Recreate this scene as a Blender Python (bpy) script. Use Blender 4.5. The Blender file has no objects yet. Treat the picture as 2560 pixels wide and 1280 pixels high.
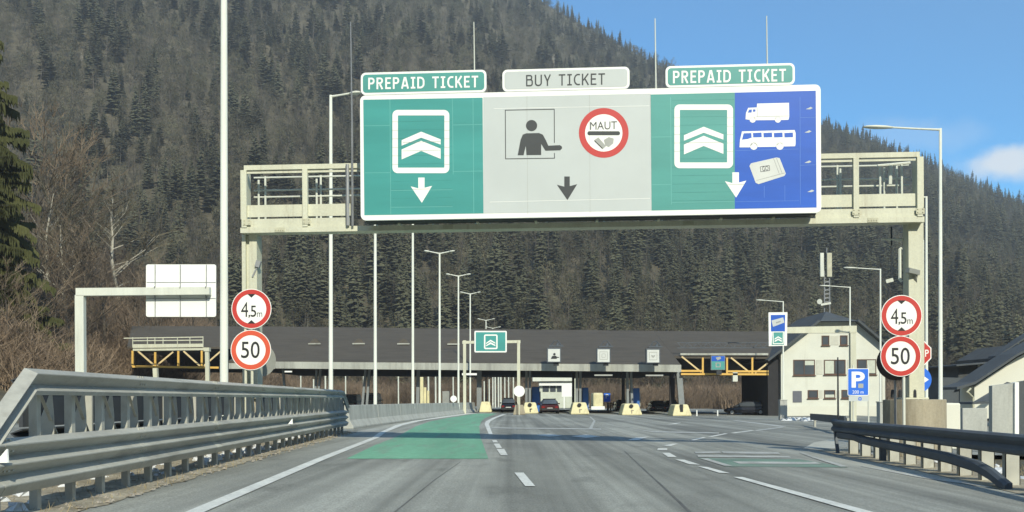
import bpy, bmesh, math, random
from mathutils import Vector, Matrix, noise
from mathutils.geometry import tessellate_polygon
random.seed(7)
R = math.radians
SC = bpy.context.scene
COL = SC.collection
# ------------------------------------------------------------------ camera, sky, sun, exposure
F = 2500.0; EYE = 1.15; TH = R(0.35); CX, CY = 1280.0, 1000.0
cam_d = bpy.data.cameras.new('camera'); cam = bpy.data.objects.new('camera', cam_d); COL.objects.link(cam)
cam.location = (0, 0, EYE); cam.rotation_euler = (R(90), TH, 0)
cam_d.sensor_width = 36; cam_d.lens = 36 * F / 2560; cam_d.shift_y = (CY - 640) / 2560
cam_d.clip_start = 0.05; cam_d.clip_end = 9000
SC.camera = cam
SUN_EL, SUN_AZ = 34.4, 180 - 16.7            # azimuth clockwise from +Y : behind the camera, to the right
SUN_STR, SKY_STR, EXPO = 5.0, 0.09, 0.46
w = bpy.data.worlds.new('World'); SC.world = w; w.use_nodes = True
nt = w.node_tree; nt.nodes.clear()
wo = nt.nodes.new('ShaderNodeOutputWorld'); bg = nt.nodes.new('ShaderNodeBackground')
sky = nt.nodes.new('ShaderNodeTexSky'); sky.sky_type = 'NISHITA'; sky.sun_disc = False
sky.sun_elevation = R(SUN_EL); sky.sun_rotation = R(SUN_AZ); sky.altitude = 600
sky.air_density = 1.0; sky.dust_density = 0.3; sky.ozone_density = 2.2
bg.inputs['Strength'].default_value = SKY_STR
tc = nt.nodes.new('ShaderNodeTexCoord')
# a small cumulus low in the sky on the right and faint cirrus, fixed to the sky's own directions
def wmath(op, a, b=None):
    n = nt.nodes.new('ShaderNodeMath'); n.operation = op
    for i, v in enumerate((a, b)):
        if v is None: continue
        if isinstance(v, (int, float)): n.inputs[i].default_value = v
        else: nt.links.new(v, n.inputs[i])
    return n.outputs[0]
sep = nt.nodes.new('ShaderNodeSeparateXYZ'); nt.links.new(tc.outputs['Generated'], sep.inputs[0])
uu = wmath('DIVIDE', sep.outputs[0], sep.outputs[1]); vv = wmath('DIVIDE', sep.outputs[2], sep.outputs[1])
ns = nt.nodes.new('ShaderNodeTexNoise'); ns.inputs['Scale'].default_value = 22; ns.inputs['Detail'].default_value = 6
nt.links.new(tc.outputs['Generated'], ns.inputs['Vector'])
def blob(cu, cv, ru, rv, amp):
    a = wmath('DIVIDE', wmath('SUBTRACT', uu, cu), ru); b = wmath('DIVIDE', wmath('SUBTRACT', vv, cv), rv)
    d = wmath('SQRT', wmath('ADD', wmath('MULTIPLY', a, a), wmath('MULTIPLY', b, b)))
    d = wmath('ADD', d, wmath('MULTIPLY', wmath('SUBTRACT', ns.outputs[0], 0.5), 2.2))
    n = nt.nodes.new('ShaderNodeMapRange'); n.interpolation_type = 'SMOOTHSTEP'
    nt.links.new(d, n.inputs[0]); n.inputs[1].default_value = 1.25; n.inputs[2].default_value = 0.35
    n.inputs[3].default_value = 0; n.inputs[4].default_value = amp
    return n.outputs[0]
cl = wmath('MAXIMUM', blob(0.497, 0.235, 0.045, 0.019, 0.85), blob(0.42, 0.262, 0.07, 0.02, 0.16))
front = wmath('GREATER_THAN', sep.outputs[1], 0.0); cl = wmath('MULTIPLY', cl, front)
mx = nt.nodes.new('ShaderNodeMix'); mx.data_type = 'RGBA'
tint = nt.nodes.new('ShaderNodeMix'); tint.data_type = 'RGBA'; tint.blend_type = 'MULTIPLY'; tint.inputs[0].default_value = 1
nt.links.new(sky.outputs[0], tint.inputs[6]); tint.inputs[7].default_value = (0.60, 1.36, 1.74, 1)
nt.links.new(cl, mx.inputs[0]); nt.links.new(tint.outputs[2], mx.inputs[6]); mx.inputs[7].default_value = (8.6, 9.0, 9.2, 1)
nt.links.new(mx.outputs[2], bg.inputs['Color']); nt.links.new(bg.outputs[0], wo.inputs[0])
sd = bpy.data.lights.new('sun', 'SUN'); sun = bpy.data.objects.new('sun', sd); COL.objects.link(sun)
sd.energy = SUN_STR; sd.angle = R(0.53); sd.color = (1.0, 0.95, 0.79)
ldir = Vector((-0.42, 1.4, -1.0)).normalized()
sun.rotation_euler = ldir.to_track_quat('-Z', 'Y').to_euler(); sun.location = (20, -40, 40)
SC.view_settings.view_transform = 'Standard'; SC.view_settings.look = 'None'
SC.view_settings.exposure = EXPO; SC.view_settings.gamma = 1
SC.render.engine = 'CYCLES'
# ------------------------------------------------------------------ geometry helpers
def sstep(a, b, t):
    t = min(1, max(0, (t - a) / (b - a))); return t * t * (3 - 2 * t)
def zg(x, y):                                   # the carriageway's own height: crossfall to the right, slight dip
    xs = min(34.0, max(0.0, x + 6.0))
    return -0.02 * xs * sstep(-6, 12, y)
ct, st = math.cos(TH), math.sin(TH)
def ray(px, py):
    u = (px - CX) / F; v = (CY - py) / F
    return Vector((u * ct + v * st, 1.0, -u * st + v * ct))
EYEV = Vector((0, 0, EYE))
def P(px, py, Y): return EYEV + ray(px, py) * Y
def GND(px, py, off=0.0):
    d = ray(px, py); Y = 30.0
    for _ in range(40):
        z = zg(d.x * Y, Y); Y = min(400, max(1, (z - EYE) / d.z)) if d.z < -1e-4 else 400
    p = EYEV + d * Y; p.z = zg(p.x, p.y) + off
    return p
BASE = {}
class MB:
    def __init__(s): s.v = []; s.f = []; s.m = []
    def add(s, vs, fs, mi=0):
        o = len(s.v); s.v += [tuple(v) for v in vs]
        for f in fs: s.f.append(tuple(i + o for i in f)); s.m.append(mi)
        return s
    def box(s, a, b, mi=0):
        x0, y0, z0 = a; x1, y1, z1 = b
        return s.hexa([(x0, y0, z0), (x1, y0, z0), (x1, y1, z0), (x0, y1, z0), (x0, y0, z1), (x1, y0, z1), (x1, y1, z1), (x0, y1, z1)], mi)
    def hexa(s, v, mi=0):
        return s.add(v, [(0, 3, 2, 1), (4, 5, 6, 7), (0, 1, 5, 4), (1, 2, 6, 5), (2, 3, 7, 6), (3, 0, 4, 7)], mi)
    def beam(s, p, q, w, h, mi=0, side=None):   # w sideways, h the other way
        p = Vector(p); q = Vector(q); d = (q - p).normalized()
        a = Vector(side) if side else d.cross(Vector((0, 0, 1)))
        if a.length < 1e-4: a = Vector((1, 0, 0))
        a = (a - d * a.dot(d)).normalized(); b = a.cross(d)
        v = []
        for c in (p, q):
            for i, j in ((-1, -1), (1, -1), (1, 1), (-1, 1)): v.append(c + a * (i * w / 2) + b * (j * h / 2))
        return s.add(v, [(3, 2, 1, 0), (4, 5, 6, 7), (0, 1, 5, 4), (1, 2, 6, 5), (2, 3, 7, 6), (3, 0, 4, 7)], mi)
    def tube(s, pts, rr, n=8, mi=0, cap=True):
        pts = [Vector(p) for p in pts]
        if isinstance(rr, (int, float)): rr = [rr] * len(pts)
        o = len(s.v); ref = None
        for i, p in enumerate(pts):
            d = (pts[min(i + 1, len(pts) - 1)] - pts[max(i - 1, 0)]).normalized()
            if ref is None: ref = d.orthogonal().normalized()
            ref = (ref - d * ref.dot(d)); ref = ref.normalized() if ref.length > 1e-5 else d.orthogonal().normalized()
            b = d.cross(ref)
            for k in range(n):
                t = 2 * math.pi * k / n; s.v.append(tuple(p + (ref * math.cos(t) + b * math.sin(t)) * rr[i]))
        for i in range(len(pts) - 1):
            for k in range(n):
                s.f.append((o + i * n + k, o + i * n + (k + 1) % n, o + (i + 1) * n + (k + 1) % n, o + (i + 1) * n + k)); s.m.append(mi)
        if cap:
            s.f.append(tuple(o + k for k in reversed(range(n)))); s.m.append(mi)
            s.f.append(tuple(o + (len(pts) - 1) * n + k for k in range(n))); s.m.append(mi)
        return s
    def prism(s, pts, d, mi=0):                 # extrude a planar 3-D polygon along d
        n = len(pts); d = Vector(d); v = [Vector(p) for p in pts] + [Vector(p) + d for p in pts]
        return s.add(v, [tuple(reversed(range(n))), tuple(range(n, 2 * n))] + [(i, (i + 1) % n, (i + 1) % n + n, i + n) for i in range(n)], mi)
    def sweep(s, path, prof, side, mi=0):       # closed profile [(d,z)] carried along a path; side = sideways unit vector
        side = Vector(side); n = len(prof); v = []
        for p in path: v += [Vector(p) + side * a + Vector((0, 0, b)) for a, b in prof]
        f = [tuple(reversed(range(n))), tuple((len(path) - 1) * n + k for k in range(n))]
        for i in range(len(path) - 1):
            f += [(i * n + k, i * n + (k + 1) % n, (i + 1) * n + (k + 1) % n, (i + 1) * n + k) for k in range(n)]
        return s.add(v, f, mi)
    def flat(s, loops, mapf, off, mi=0):        # flat shape given as [outer, hole, ...] loops in picture measure
        allp = [p for l in loops for p in l]
        tr = tessellate_polygon([[Vector((a, b, 0)) for a, b in l] for l in loops])
        return s.add([mapf(a, b, off) for a, b in allp], tr, mi)
    def tris(s, pts, trs, mapf, off, mi=0):
        return s.add([mapf(a, b, off) for a, b in pts], trs, mi)
    def build(s, name, mat, parent=None, smooth=False, bevel=0, kind=None):
        base = BASE.get(parent.name, Vector((0, 0, 0))) if parent else Vector((0, 0, 0))
        me = bpy.data.meshes.new(name)
        me.from_pydata([(v[0] - base[0], v[1] - base[1], v[2] - base[2]) for v in s.v], [], s.f)
        mats = mat if isinstance(mat, (list, tuple)) else [mat]
        for m in mats: me.materials.append(m)
        me.polygons.foreach_set('material_index', s.m)
        if smooth: me.polygons.foreach_set('use_smooth', [True] * len(s.f))
        me.update()
        o = bpy.data.objects.new(name, me); COL.objects.link(o)
        if parent: o.parent = parent; BASE[o.name] = base
        if bevel:
            b = o.modifiers.new('bevel', 'BEVEL'); b.width = bevel; b.segments = 2; b.limit_method = 'ANGLE'
        if kind: o['kind'] = kind
        return o
def thing(name, label, cat, loc=(0, 0, 0), group=None):
    o = bpy.data.objects.new(name, None); COL.objects.link(o); o.location = loc; o.empty_display_size = .3
    BASE[o.name] = Vector(loc); tag(o, label, cat, group); return o
def tag(o, label, cat, group=None):
    o['label'] = label; o['category'] = cat
    if group: o['group'] = group
    return o
def copy_tree(o, parent=None, loc=None, rz=None, label=None, sc=None):
    c = o.copy(); COL.objects.link(c)
    if parent: c.parent = parent
    if loc is not None: c.location = loc
    if rz is not None: c.rotation_euler = (0, 0, rz)
    if sc is not None: c.scale = sc
    if label: c['label'] = label
    for ch in list(o.children): copy_tree(ch, c)
    return c
def plane(Y): return lambda px, py, off: P(px, py, Y - off)
def rrect(x0, y0, x1, y1, r=0, n=5):
    if r <= 0: return [(x0, y0), (x1, y0), (x1, y1), (x0, y1)]
    o = []
    for cx, cy, a in ((x1 - r, y0 + r, -90), (x1 - r, y1 - r, 0), (x0 + r, y1 - r, 90), (x0 + r, y0 + r, 180)):
        for k in range(n + 1):
            t = R(a + 90 * k / n); o.append((cx + r * math.cos(t), cy + r * math.sin(t)))
    return o
def circ(cx, cy, r, n=40): return [(cx + r * math.cos(2 * math.pi * k / n), cy + r * math.sin(2 * math.pi * k / n)) for k in range(n)]
def bil(q, a, b):                               # q = TL,TR,BR,BL
    return tuple((q[0][i] * (1 - a) + q[1][i] * a) * (1 - b) + (q[3][i] * (1 - a) + q[2][i] * a) * b for i in (0, 1))
def text_tris(txt, quad, bold=0.0):
    cu = bpy.data.curves.new('lettering', 'FONT'); cu.body = txt; cu.offset = bold; cu.fill_mode = 'FRONT'; cu.resolution_u = 4
    ob = bpy.data.objects.new('lettering', cu); COL.objects.link(ob)
    dg = bpy.context.evaluated_depsgraph_get(); dg.update()
    me = bpy.data.meshes.new_from_object(ob.evaluated_get(dg))
    me.calc_loop_triangles()
    vs = [v.co.copy() for v in me.vertices]; tr = [tuple(t.vertices) for t in me.loop_triangles]
    bpy.data.objects.remove(ob); bpy.data.curves.remove(cu); bpy.data.meshes.remove(me)
    x0 = min(v.x for v in vs); x1 = max(v.x for v in vs); y0 = min(v.y for v in vs); y1 = max(v.y for v in vs)
    return [bil(quad, (v.x - x0) / (x1 - x0), (y1 - v.y) / (y1 - y0)) for v in vs], tr
# ------------------------------------------------------------------ materials
def mat(name, col, rough=.6, metal=0., var=.12, scale=2., stretch=(1, 1, 1), bump=0., spec=.4, rand=0., col2=None, detail=5, bscale=None, fine=0.):
    m = bpy.data.materials.new(name); m.use_nodes = True; t = m.node_tree; b = t.nodes['Principled BSDF']
    b.inputs['Roughness'].default_value = rough; b.inputs['Metallic'].default_value = metal
    b.inputs['Specular IOR Level'].default_value = spec
    tcn = t.nodes.new('ShaderNodeTexCoord'); mp = t.nodes.new('ShaderNodeMapping'); mp.inputs['Scale'].default_value = stretch
    t.links.new(tcn.outputs['Object'], mp.inputs[0])
    n = t.nodes.new('ShaderNodeTexNoise'); n.inputs['Scale'].default_value = scale; n.inputs['Detail'].default_value = detail; n.inputs['Roughness'].default_value = .62
    t.links.new(mp.outputs[0], n.inputs['Vector'])
    r = t.nodes.new('ShaderNodeValToRGB'); r.color_ramp.elements[0].position = .3; r.color_ramp.elements[1].position = .7
    lo = [c * (1 - var) for c in col]; hi = [min(1, c * (1 + var)) for c in (col2 or col)]
    r.color_ramp.elements[0].color = (*lo, 1); r.color_ramp.elements[1].color = (*hi, 1)
    t.links.new(n.outputs[0], r.inputs[0]); out = r.outputs[0]
    if fine:
        n2 = t.nodes.new('ShaderNodeTexNoise'); n2.inputs['Scale'].default_value = scale * 14; n2.inputs['Detail'].default_value = 3
        t.links.new(tcn.outputs['Object'], n2.inputs['Vector'])
        mr = t.nodes.new('ShaderNodeMapRange'); mr.inputs[1].default_value = .3; mr.inputs[2].default_value = .7; mr.inputs[3].default_value = 1 - fine; mr.inputs[4].default_value = 1 + fine
        t.links.new(n2.outputs[0], mr.inputs[0])
        mu = t.nodes.new('ShaderNodeMix'); mu.data_type = 'RGBA'; mu.blend_type = 'MULTIPLY'; mu.inputs[0].default_value = 1
        t.links.new(out, mu.inputs[6]); t.links.new(mr.outputs[0], mu.inputs[7]); out = mu.outputs[2]
    if rand:
        oi = t.nodes.new('ShaderNodeObjectInfo'); mr = t.nodes.new('ShaderNodeMapRange')
        mr.inputs[3].default_value = 1 - rand; mr.inputs[4].default_value = 1 + rand
        t.links.new(oi.outputs['Random'], mr.inputs[0])
        mu = t.nodes.new('ShaderNodeMix'); mu.data_type = 'RGBA'; mu.blend_type = 'MULTIPLY'; mu.inputs[0].default_value = 1
        t.links.new(out, mu.inputs[6]); t.links.new(mr.outputs[0], mu.inputs[7]); out = mu.outputs[2]
    t.links.new(out, b.inputs['Base Color'])
    if bump:
        bn = t.nodes.new('ShaderNodeBump'); bn.inputs['Strength'].default_value = bump; bn.inputs['Distance'].default_value = .02
        n3 = t.nodes.new('ShaderNodeTexNoise'); n3.inputs['Scale'].default_value = bscale or scale * 6; n3.inputs['Detail'].default_value = 4
        t.links.new(tcn.outputs['Object'], n3.inputs['Vector']); t.links.new(n3.outputs[0], bn.inputs['Height']); t.links.new(bn.outputs[0], b.inputs['Normal'])
    return m
M = {}
M['white_pole'] = mat('white_pole_paint', (.64, .66, .57), .45, var=.10, scale=1.5, stretch=(1, 1, .2))
M['cream'] = mat('cream_paint', (.57, .57, .44), .55, var=.10, scale=1.6, stretch=(1, 1, .18), fine=.06)
M['cream_dark'] = mat('cream_paint_weathered', (.50, .49, .36), .55, var=.14, scale=2)
M['grey_metal'] = mat('grey_metal', (.33, .34, .34), .45, .5, var=.15, scale=3)
M['dark_metal'] = mat('dark_metal', (.04, .045, .05), .5, .3, var=.2)
M['galv'] = mat('galvanised_steel', (.40, .40, .35), .5, .0, var=.17, scale=1.1, stretch=(1, .35, 1), fine=.06)
M['galv_post'] = mat('galvanised_post', (.42, .42, .36), .6, .0, var=.14, scale=2.5)
M['galv_dark'] = mat('dark_steel_rail_shade', (.075, .09, .105), .6, .1, var=.2, scale=1.4)  # dark fittings; also paints in the shaded side of the right guardrail
M['concrete'] = mat('barrier_concrete', (.40, .41, .37), .85, var=.16, scale=.9, stretch=(1, 1, .35), fine=.07, bump=.2)
M['concrete_tan'] = mat('plinth_concrete', (.37, .33, .24), .9, var=.22, scale=1.3, stretch=(1, 1, .4), fine=.08, bump=.25)
M['fascia'] = mat('fascia_concrete', (.40, .41, .36), .85, var=.2, scale=.35, stretch=(1, 1, .2), fine=.05)
M['roof'] = mat('brown_roof_shingle', (.082, .072, .056), .9, var=.14, scale=.5, stretch=(1, 3, 3), fine=.12, bump=.3, bscale=5)
M['slate'] = mat('slate_roof', (.07, .08, .085), .8, var=.14, scale=.6, fine=.08)
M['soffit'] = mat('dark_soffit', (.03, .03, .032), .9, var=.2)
M['col'] = mat('column_paint', (.22, .24, .24), .6, var=.15, scale=1)
M['yellow'] = mat('yellow_steel', (.70, .43, .10), .5, var=.1, scale=1)
M['render'] = mat('cream_wall_render', (.67, .68, .585), .9, var=.06, scale=.5, fine=.02)
M['render_white'] = mat('white_wall_render', (.66, .66, .56), .9, var=.04, scale=.5)
M['wood'] = mat('dark_wood_frame', (.10, .055, .035), .6, var=.2)
M['signal_white'] = mat('lane_signal_face', (.60, .62, .58), .5, var=.05)
M['glass'] = mat('window_glass', (.075, .088, .10), .10, var=.3, scale=.4, spec=.6)
M['curtain'] = mat('window_blind', (.55, .58, .48), .8, var=.1, scale=2)
M['white'] = mat('white_sheeting', (.84, .85, .80), .4, var=.02, scale=.6)
M['panel_grey'] = mat('grey_white_sheeting', (.515, .555, .54), .4, var=.05, scale=.5, spec=.3)
M['teal'] = mat('green_sheeting', (.060, .305, .28), .38, var=.10, scale=.5, stretch=(.4, 1, 2.5))
M['teal2'] = mat('green_sheeting_aged', (.082, .315, .28), .38, var=.12, scale=.5, stretch=(.4, 1, 2.5))
M['teal_seam'] = mat('green_seam', (.14, .43, .39), .4, var=.1)
M['teal_line'] = mat('green_groove', (.045, .24, .22), .4, var=.2)
M['blue'] = mat('blue_sheeting', (.018, .105, .50), .38, var=.12, scale=.6, stretch=(.5, 1, 2.5))
M['blue_seam'] = mat('blue_seam', (.08, .20, .58), .4, var=.1)
M['red'] = mat('red_sheeting', (.52, .05, .04), .4, var=.07, scale=2)
M['red2'] = mat('red_sheeting_faded', (.64, .10, .05), .4, var=.07, scale=2)
M['red3'] = mat('red_sheeting_light', (.52, .055, .05), .4, var=.05, scale=2)
M['black'] = mat('black_lettering', (.02, .022, .022), .6, var=.2)
M['charcoal'] = mat('charcoal_print', (.05, .056, .058), .6, var=.1)
M['mid_grey'] = mat('grey_print', (.30, .31, .30), .6, var=.1)
M['card'] = mat('card_print', (.36, .37, .34), .5, var=.06)
M['sign_back'] = mat('sign_back_aluminium', (.30, .31, .28), .5, .3, var=.12, scale=2)
M['park_blue'] = mat('parking_blue', (.03, .16, .68), .4, var=.06)
M['booth_blue'] = mat('booth_blue', (.045, .16, .48), .45, var=.1)
M['cushion'] = mat('cushion_cream', (.68, .62, .36), .7, var=.10, scale=1.5)
M['asphalt'] = None
def wear(key, col, scale, lo, hi, stretch, amt):            # stains and worn patches with a shape of their own
    m = M[key]; t = m.node_tree; b = t.nodes['Principled BSDF']; src = b.inputs['Base Color'].links[0].from_socket
    tcn = t.nodes.new('ShaderNodeTexCoord'); mp = t.nodes.new('ShaderNodeMapping'); mp.inputs['Scale'].default_value = stretch; t.links.new(tcn.outputs['Object'], mp.inputs[0])
    n = t.nodes.new('ShaderNodeTexNoise'); n.inputs['Scale'].default_value = scale; n.inputs['Detail'].default_value = 7; n.inputs['Roughness'].default_value = .7; t.links.new(mp.outputs[0], n.inputs['Vector'])
    r = t.nodes.new('ShaderNodeMapRange'); r.inputs[1].default_value = lo; r.inputs[2].default_value = hi; r.inputs[3].default_value = 0; r.inputs[4].default_value = amt; t.links.new(n.outputs[0], r.inputs[0])
    u = t.nodes.new('ShaderNodeMix'); u.data_type = 'RGBA'; t.links.new(r.outputs[0], u.inputs[0]); t.links.new(src, u.inputs[6]); u.inputs[7].default_value = (*col, 1); t.links.new(u.outputs[2], b.inputs['Base Color'])
M['paint'] = mat('road_paint_white', (.60, .61, .56), .75, var=.14, scale=1.2, fine=.12)
M['paint_worn'] = mat('road_paint_worn', (.42, .43, .40), .8, var=.2, scale=1.2, fine=.15)
M['green_paint'] = mat('road_paint_green', (.15, .35, .225), .85, var=.17, scale=.5, stretch=(1.8, .15, 1), fine=.12)
M['green_worn'] = mat('road_paint_green_worn', (.15, .23, .18), .8, var=.2, scale=.6)
M['pale_conc'] = mat('pale_concrete_patch', (.42, .42, .36), .85, var=.15)
M['dirt'] = mat('verge_dirt', (.24, .205, .14), .95, var=.35, scale=1.4, fine=.25, bump=.6, col2=(.30, .27, .20))
M['gravel'] = mat('gravel', (.30, .27, .22), .95, var=.3, scale=6)
M['snow'] = mat('old_snow', (.62, .64, .64), .8, var=.12, scale=3)
M['car_dark'] = mat('car_paint_dark', (.012, .013, .02), .25, .2, var=.1, spec=.6)
M['car_red'] = mat('car_paint_dark_red', (.065, .014, .014), .28, .2, var=.1, spec=.6)
M['car_white'] = mat('car_paint_white', (.72, .74, .72), .3, var=.04, spec=.6)
M['tyre'] = mat('tyre_rubber', (.012, .012, .012), .8, var=.2)
M['lamp_red'] = mat('tail_lamp_red', (.22, .012, .012), .25, var=.1)
M['orange_w'] = mat('barrier_orange', (.65, .22, .06), .6, var=.1)
def asphalt():
    m = mat('asphalt', (.228, .232, .202), .8, var=.13, scale=.22, stretch=(1.6, .16, 1), fine=0, spec=.35)
    t = m.node_tree; b = t.nodes['Principled BSDF']; src = b.inputs['Base Color'].links[0].from_socket
    tcn = t.nodes.new('ShaderNodeTexCoord')
    def mul(src, sc, st_, lo, hi, a=.3, c=.7, det=5):
        mp = t.nodes.new('ShaderNodeMapping'); mp.inputs['Scale'].default_value = st_; t.links.new(tcn.outputs['Object'], mp.inputs[0])
        n = t.nodes.new('ShaderNodeTexNoise'); n.inputs['Scale'].default_value = sc; n.inputs['Detail'].default_value = det; t.links.new(mp.outputs[0], n.inputs['Vector'])
        r = t.nodes.new('ShaderNodeMapRange'); r.inputs[1].default_value = a; r.inputs[2].default_value = c; r.inputs[3].default_value = lo; r.inputs[4].default_value = hi
        t.links.new(n.outputs[0], r.inputs[0])
        u = t.nodes.new('ShaderNodeMix'); u.data_type = 'RGBA'; u.blend_type = 'MULTIPLY'; u.inputs[0].default_value = 1
        t.links.new(src, u.inputs[6]); t.links.new(r.outputs[0], u.inputs[7]); return u.outputs[2]
    o = mul(src, 2.2, (1, .6, 1), .94, 1.06)
    o = mul(o, 45, (1, .5, 1), .76, 1.24, det=3)
    o = mul(o, 160, (1, .6, 1), .82, 1.18, det=2)
    o = mul(o, .8, (1.4, .5, 1), .80, 1.06, .30, .40)
    o = mul(o, .5, (2.2, .03, 1), .70, 1.26, .36, .64)
    o = mul(o, .5, (9, .05, 1), .88, 1.12, .35, .65)       # wheel tracks and drag streaks along the lane
    o = mul(o, .35, (.8, .22, 1), .80, 1.20, .35, .65)
    t.links.new(o, b.inputs['Base Color'])
    bn = t.nodes.new('ShaderNodeBump'); bn.inputs['Strength'].default_value = .25; bn.inputs['Distance'].default_value = .006
    n3 = t.nodes.new('ShaderNodeTexNoise'); n3.inputs['Scale'].default_value = 90; t.links.new(tcn.outputs['Object'], n3.inputs['Vector'])
    t.links.new(n3.outputs[0], bn.inputs['Height']); t.links.new(bn.outputs[0], b.inputs['Normal'])
    return m
M['asphalt'] = asphalt()
wear('green_paint', (.21, .22, .19), 1.1, .52, .72, (1.6, .22, 1), .75)
wear('paint', (.26, .26, .23), 3.0, .56, .74, (1, .5, 1), .6); wear('paint_worn', (.22, .225, .20), 2.2, .48, .70, (1, .5, 1), .75); wear('green_worn', (.22, .225, .20), 1.2, .48, .70, (1, .5, 1), .7)
wear('galv', (.17, .165, .14), 1.5, .50, .74, (1, .5, 2.2), .7); wear('galv_post', (.24, .21, .16), 3.0, .52, .75, (1, 1, .5), .7)
wear('cream', (.30, .25, .16), 2.4, .56, .76, (2.5, 2.5, .22), .55); wear('white_pole', (.34, .33, .27), 2.0, .55, .78, (3, 3, .2), .5)
wear('fascia', (.16, .16, .14), .8, .48, .72, (1.5, 1, .12), .7); wear('concrete', (.17, .165, .14), 1.3, .50, .72, (1.6, 1.6, .25), .65); wear('concrete_tan', (.20, .16, .10), 1.6, .5, .72, (1.5, 1.5, .3), .6)
wear('render', (.40, .38, .30), .7, .56, .78, (1.4, 1, .2), .4); wear('cushion', (.30, .26, .16), 2.2, .5, .72, (1, 1, .4), .6); wear('roof', (.045, .04, .032), .35, .5, .7, (.5, 2, 2), .6)
# ------------------------------------------------------------------ setting: terrain, road, markings
SKYL = [(-4000, -300), (-600, -700), (0, -560), (500, -420), (900, -230), (1200, -105), (1390, 18), (1500, 82), (1600, 140), (1700, 186), (1850, 235), (1960, 272), (2060, 312), (2120, 333), (2200, 362), (2300, 404), (2360, 432), (2450, 474), (2560, 518), (2800, 600), (3300, 740), (5000, 850)]
def skyl(px):
    for (a, ya), (b, yb) in zip(SKYL, SKYL[1:]):
        if px <= b: return ya + (yb - ya) * max(0, (px - a) / (b - a))
    return SKYL[-1][1]
YF, YR = 235.0, 960.0
def hill(x, y):
    if y < YF: return -1e3
    px = CX + F * x / y; e = (CY - skyl(px)) / F; t = (y - YF) / (YR - YF)
    g = noise.noise((x / 130, y / 200, 1.7)) * 12 + noise.noise((x / 45, y / 80, 4.2)) * 5
    if t <= 1: return e * YR * (t ** 1.08) + g * min(1, t * 4) * (1 - t * .82)
    return e * YR + g * .18 - (t - 1) * e * 700
def bank(x, y):
    k = sstep(40, 95, y) * (1 - .3 * sstep(150, 230, y))
    a = max(0, -x - 27 - 15 * sstep(58, 98, y)); return k * min(24.0, .78 * a) + noise.noise((x / 9, y / 9, .3)) * .35 * min(1, a / 4)
def H(x, y):
    road = zg(x, y) - .12
    z = road
    z = max(z, road + bank(x, y)) if x < -27 else z
    return max(z, hill(x, y)) if y > YF else z
def make_terrain():
    us = [-7, -4, -2.5, -1.6, -1.2, -1.0] + [-.9 + 1.8 * i / 180 for i in range(181)] + [1.0, 1.2, 1.6, 2.5, 4, 7]
    ys = [-60, -20, 1]; y = 3.0
    while y < YR: ys.append(y); y *= 1.045
    ys += [YR, YR + 12, YR + 40, YR + 110]
    m = MB(); nU = len(us)
    for y in ys:
        for u in us:
            x = u * max(y, 14); m.v.append((x, y, H(x, y)))
    for j in range(len(ys) - 1):
        for i in range(nU - 1):
            m.f.append((j * nU + i, j * nU + i + 1, (j + 1) * nU + i + 1, (j + 1) * nU + i)); m.m.append(0)
    fl = mat('forest_floor', (.068, .061, .037), .95, var=.25, scale=.06, fine=.3, col2=(.10, .085, .052))
    return m.build('terrain', fl, kind='structure', smooth=True)
make_terrain()
def sky_block_hills():                                    # unseen ridge added behind the camera to block low sky light
    m = MB(); na = 90
    for r_, e in ((140, 0), (260, .18), (420, .40), (560, .46), (600, .3)):
        for k in range(na + 1):
            a = R(70 + 220 * k / na); q = r_ * (1 + .12 * noise.noise((math.cos(a) * 3, math.sin(a) * 3, r_ / 300))); ed = sstep(70, 95, math.degrees(a)) * (1 - sstep(262, 290, math.degrees(a)))
            m.v.append((q * math.sin(a), q * math.cos(a), -1 + r_ * e * ed * (1 + .25 * noise.noise((math.cos(a) * 4, math.sin(a) * 4, 2)))))
    for j in range(4):
        for k in range(na): m.f.append((j * (na + 1) + k, j * (na + 1) + k + 1, (j + 1) * (na + 1) + k + 1, (j + 1) * (na + 1) + k)); m.m.append(0)
    return m.build('unseen_hills', mat('unseen_hill_wood', (.055, .055, .038), .95, var=.3, scale=.05, fine=.3), kind='structure', smooth=True)
sky_block_hills()
def sheet(name, xs, ys, material, off):
    m = MB()
    for y in ys:
        for x in xs: m.v.append((x, y, zg(x, y) + off))
    n = len(xs)
    for j in range(len(ys) - 1):
        for i in range(n - 1): m.f.append((j * n + i, j * n + i + 1, (j + 1) * n + i + 1, (j + 1) * n + i)); m.m.append(0)
    return m.build(name, material, kind='structure')
ysr = [-12 + .75 * i for i in range(160)]; ysr += [ysr[-1] + 5 * i for i in range(1, 25)]
ysn = [y for y in ysr if y <= 26.4]; ysf = [y for y in ysr if y >= ysn[-1]]
sheet('road', [-26, -16, -6, 2, 7.0, 8.9], ysn, M['asphalt'], 0)
sheet('toll_plaza_road', [-44, -26, -16, -6, 2, 8.9, 18, 28, 36], ysf, M['asphalt'], 0)
def strip(name, rows, material, off=.006, sub=6):   # rows of (left px, right px, y px) laid on the road
    m = MB(); pts = []
    for (a, b, y), (a2, b2, y2) in zip(rows, rows[1:]):
        for k in range(sub):
            t = k / sub; pts.append((a + (a2 - a) * t, b + (b2 - b) * t, y + (y2 - y) * t))
    pts.append(rows[-1])
    for a, b, y in pts:
        p, q = GND(a, y), GND(b, y)
        for k in range(4):
            r = p.lerp(q, k / 3); m.v.append((r.x, r.y, zg(r.x, r.y) + off))
    for j in range(len(pts) - 1):
        for i in range(3): m.f.append((j * 4 + i, j * 4 + i + 1, (j + 1) * 4 + i + 1, (j + 1) * 4 + i)); m.m.append(0)
    return m.build(name, material, kind='structure')
def patches(name, polys, material, off=.006):
    m = MB()
    for p in polys: m.flat([p], lambda a, b, o: GND(a, b, o), off)
    return m.build(name, material, kind='structure')
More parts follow.
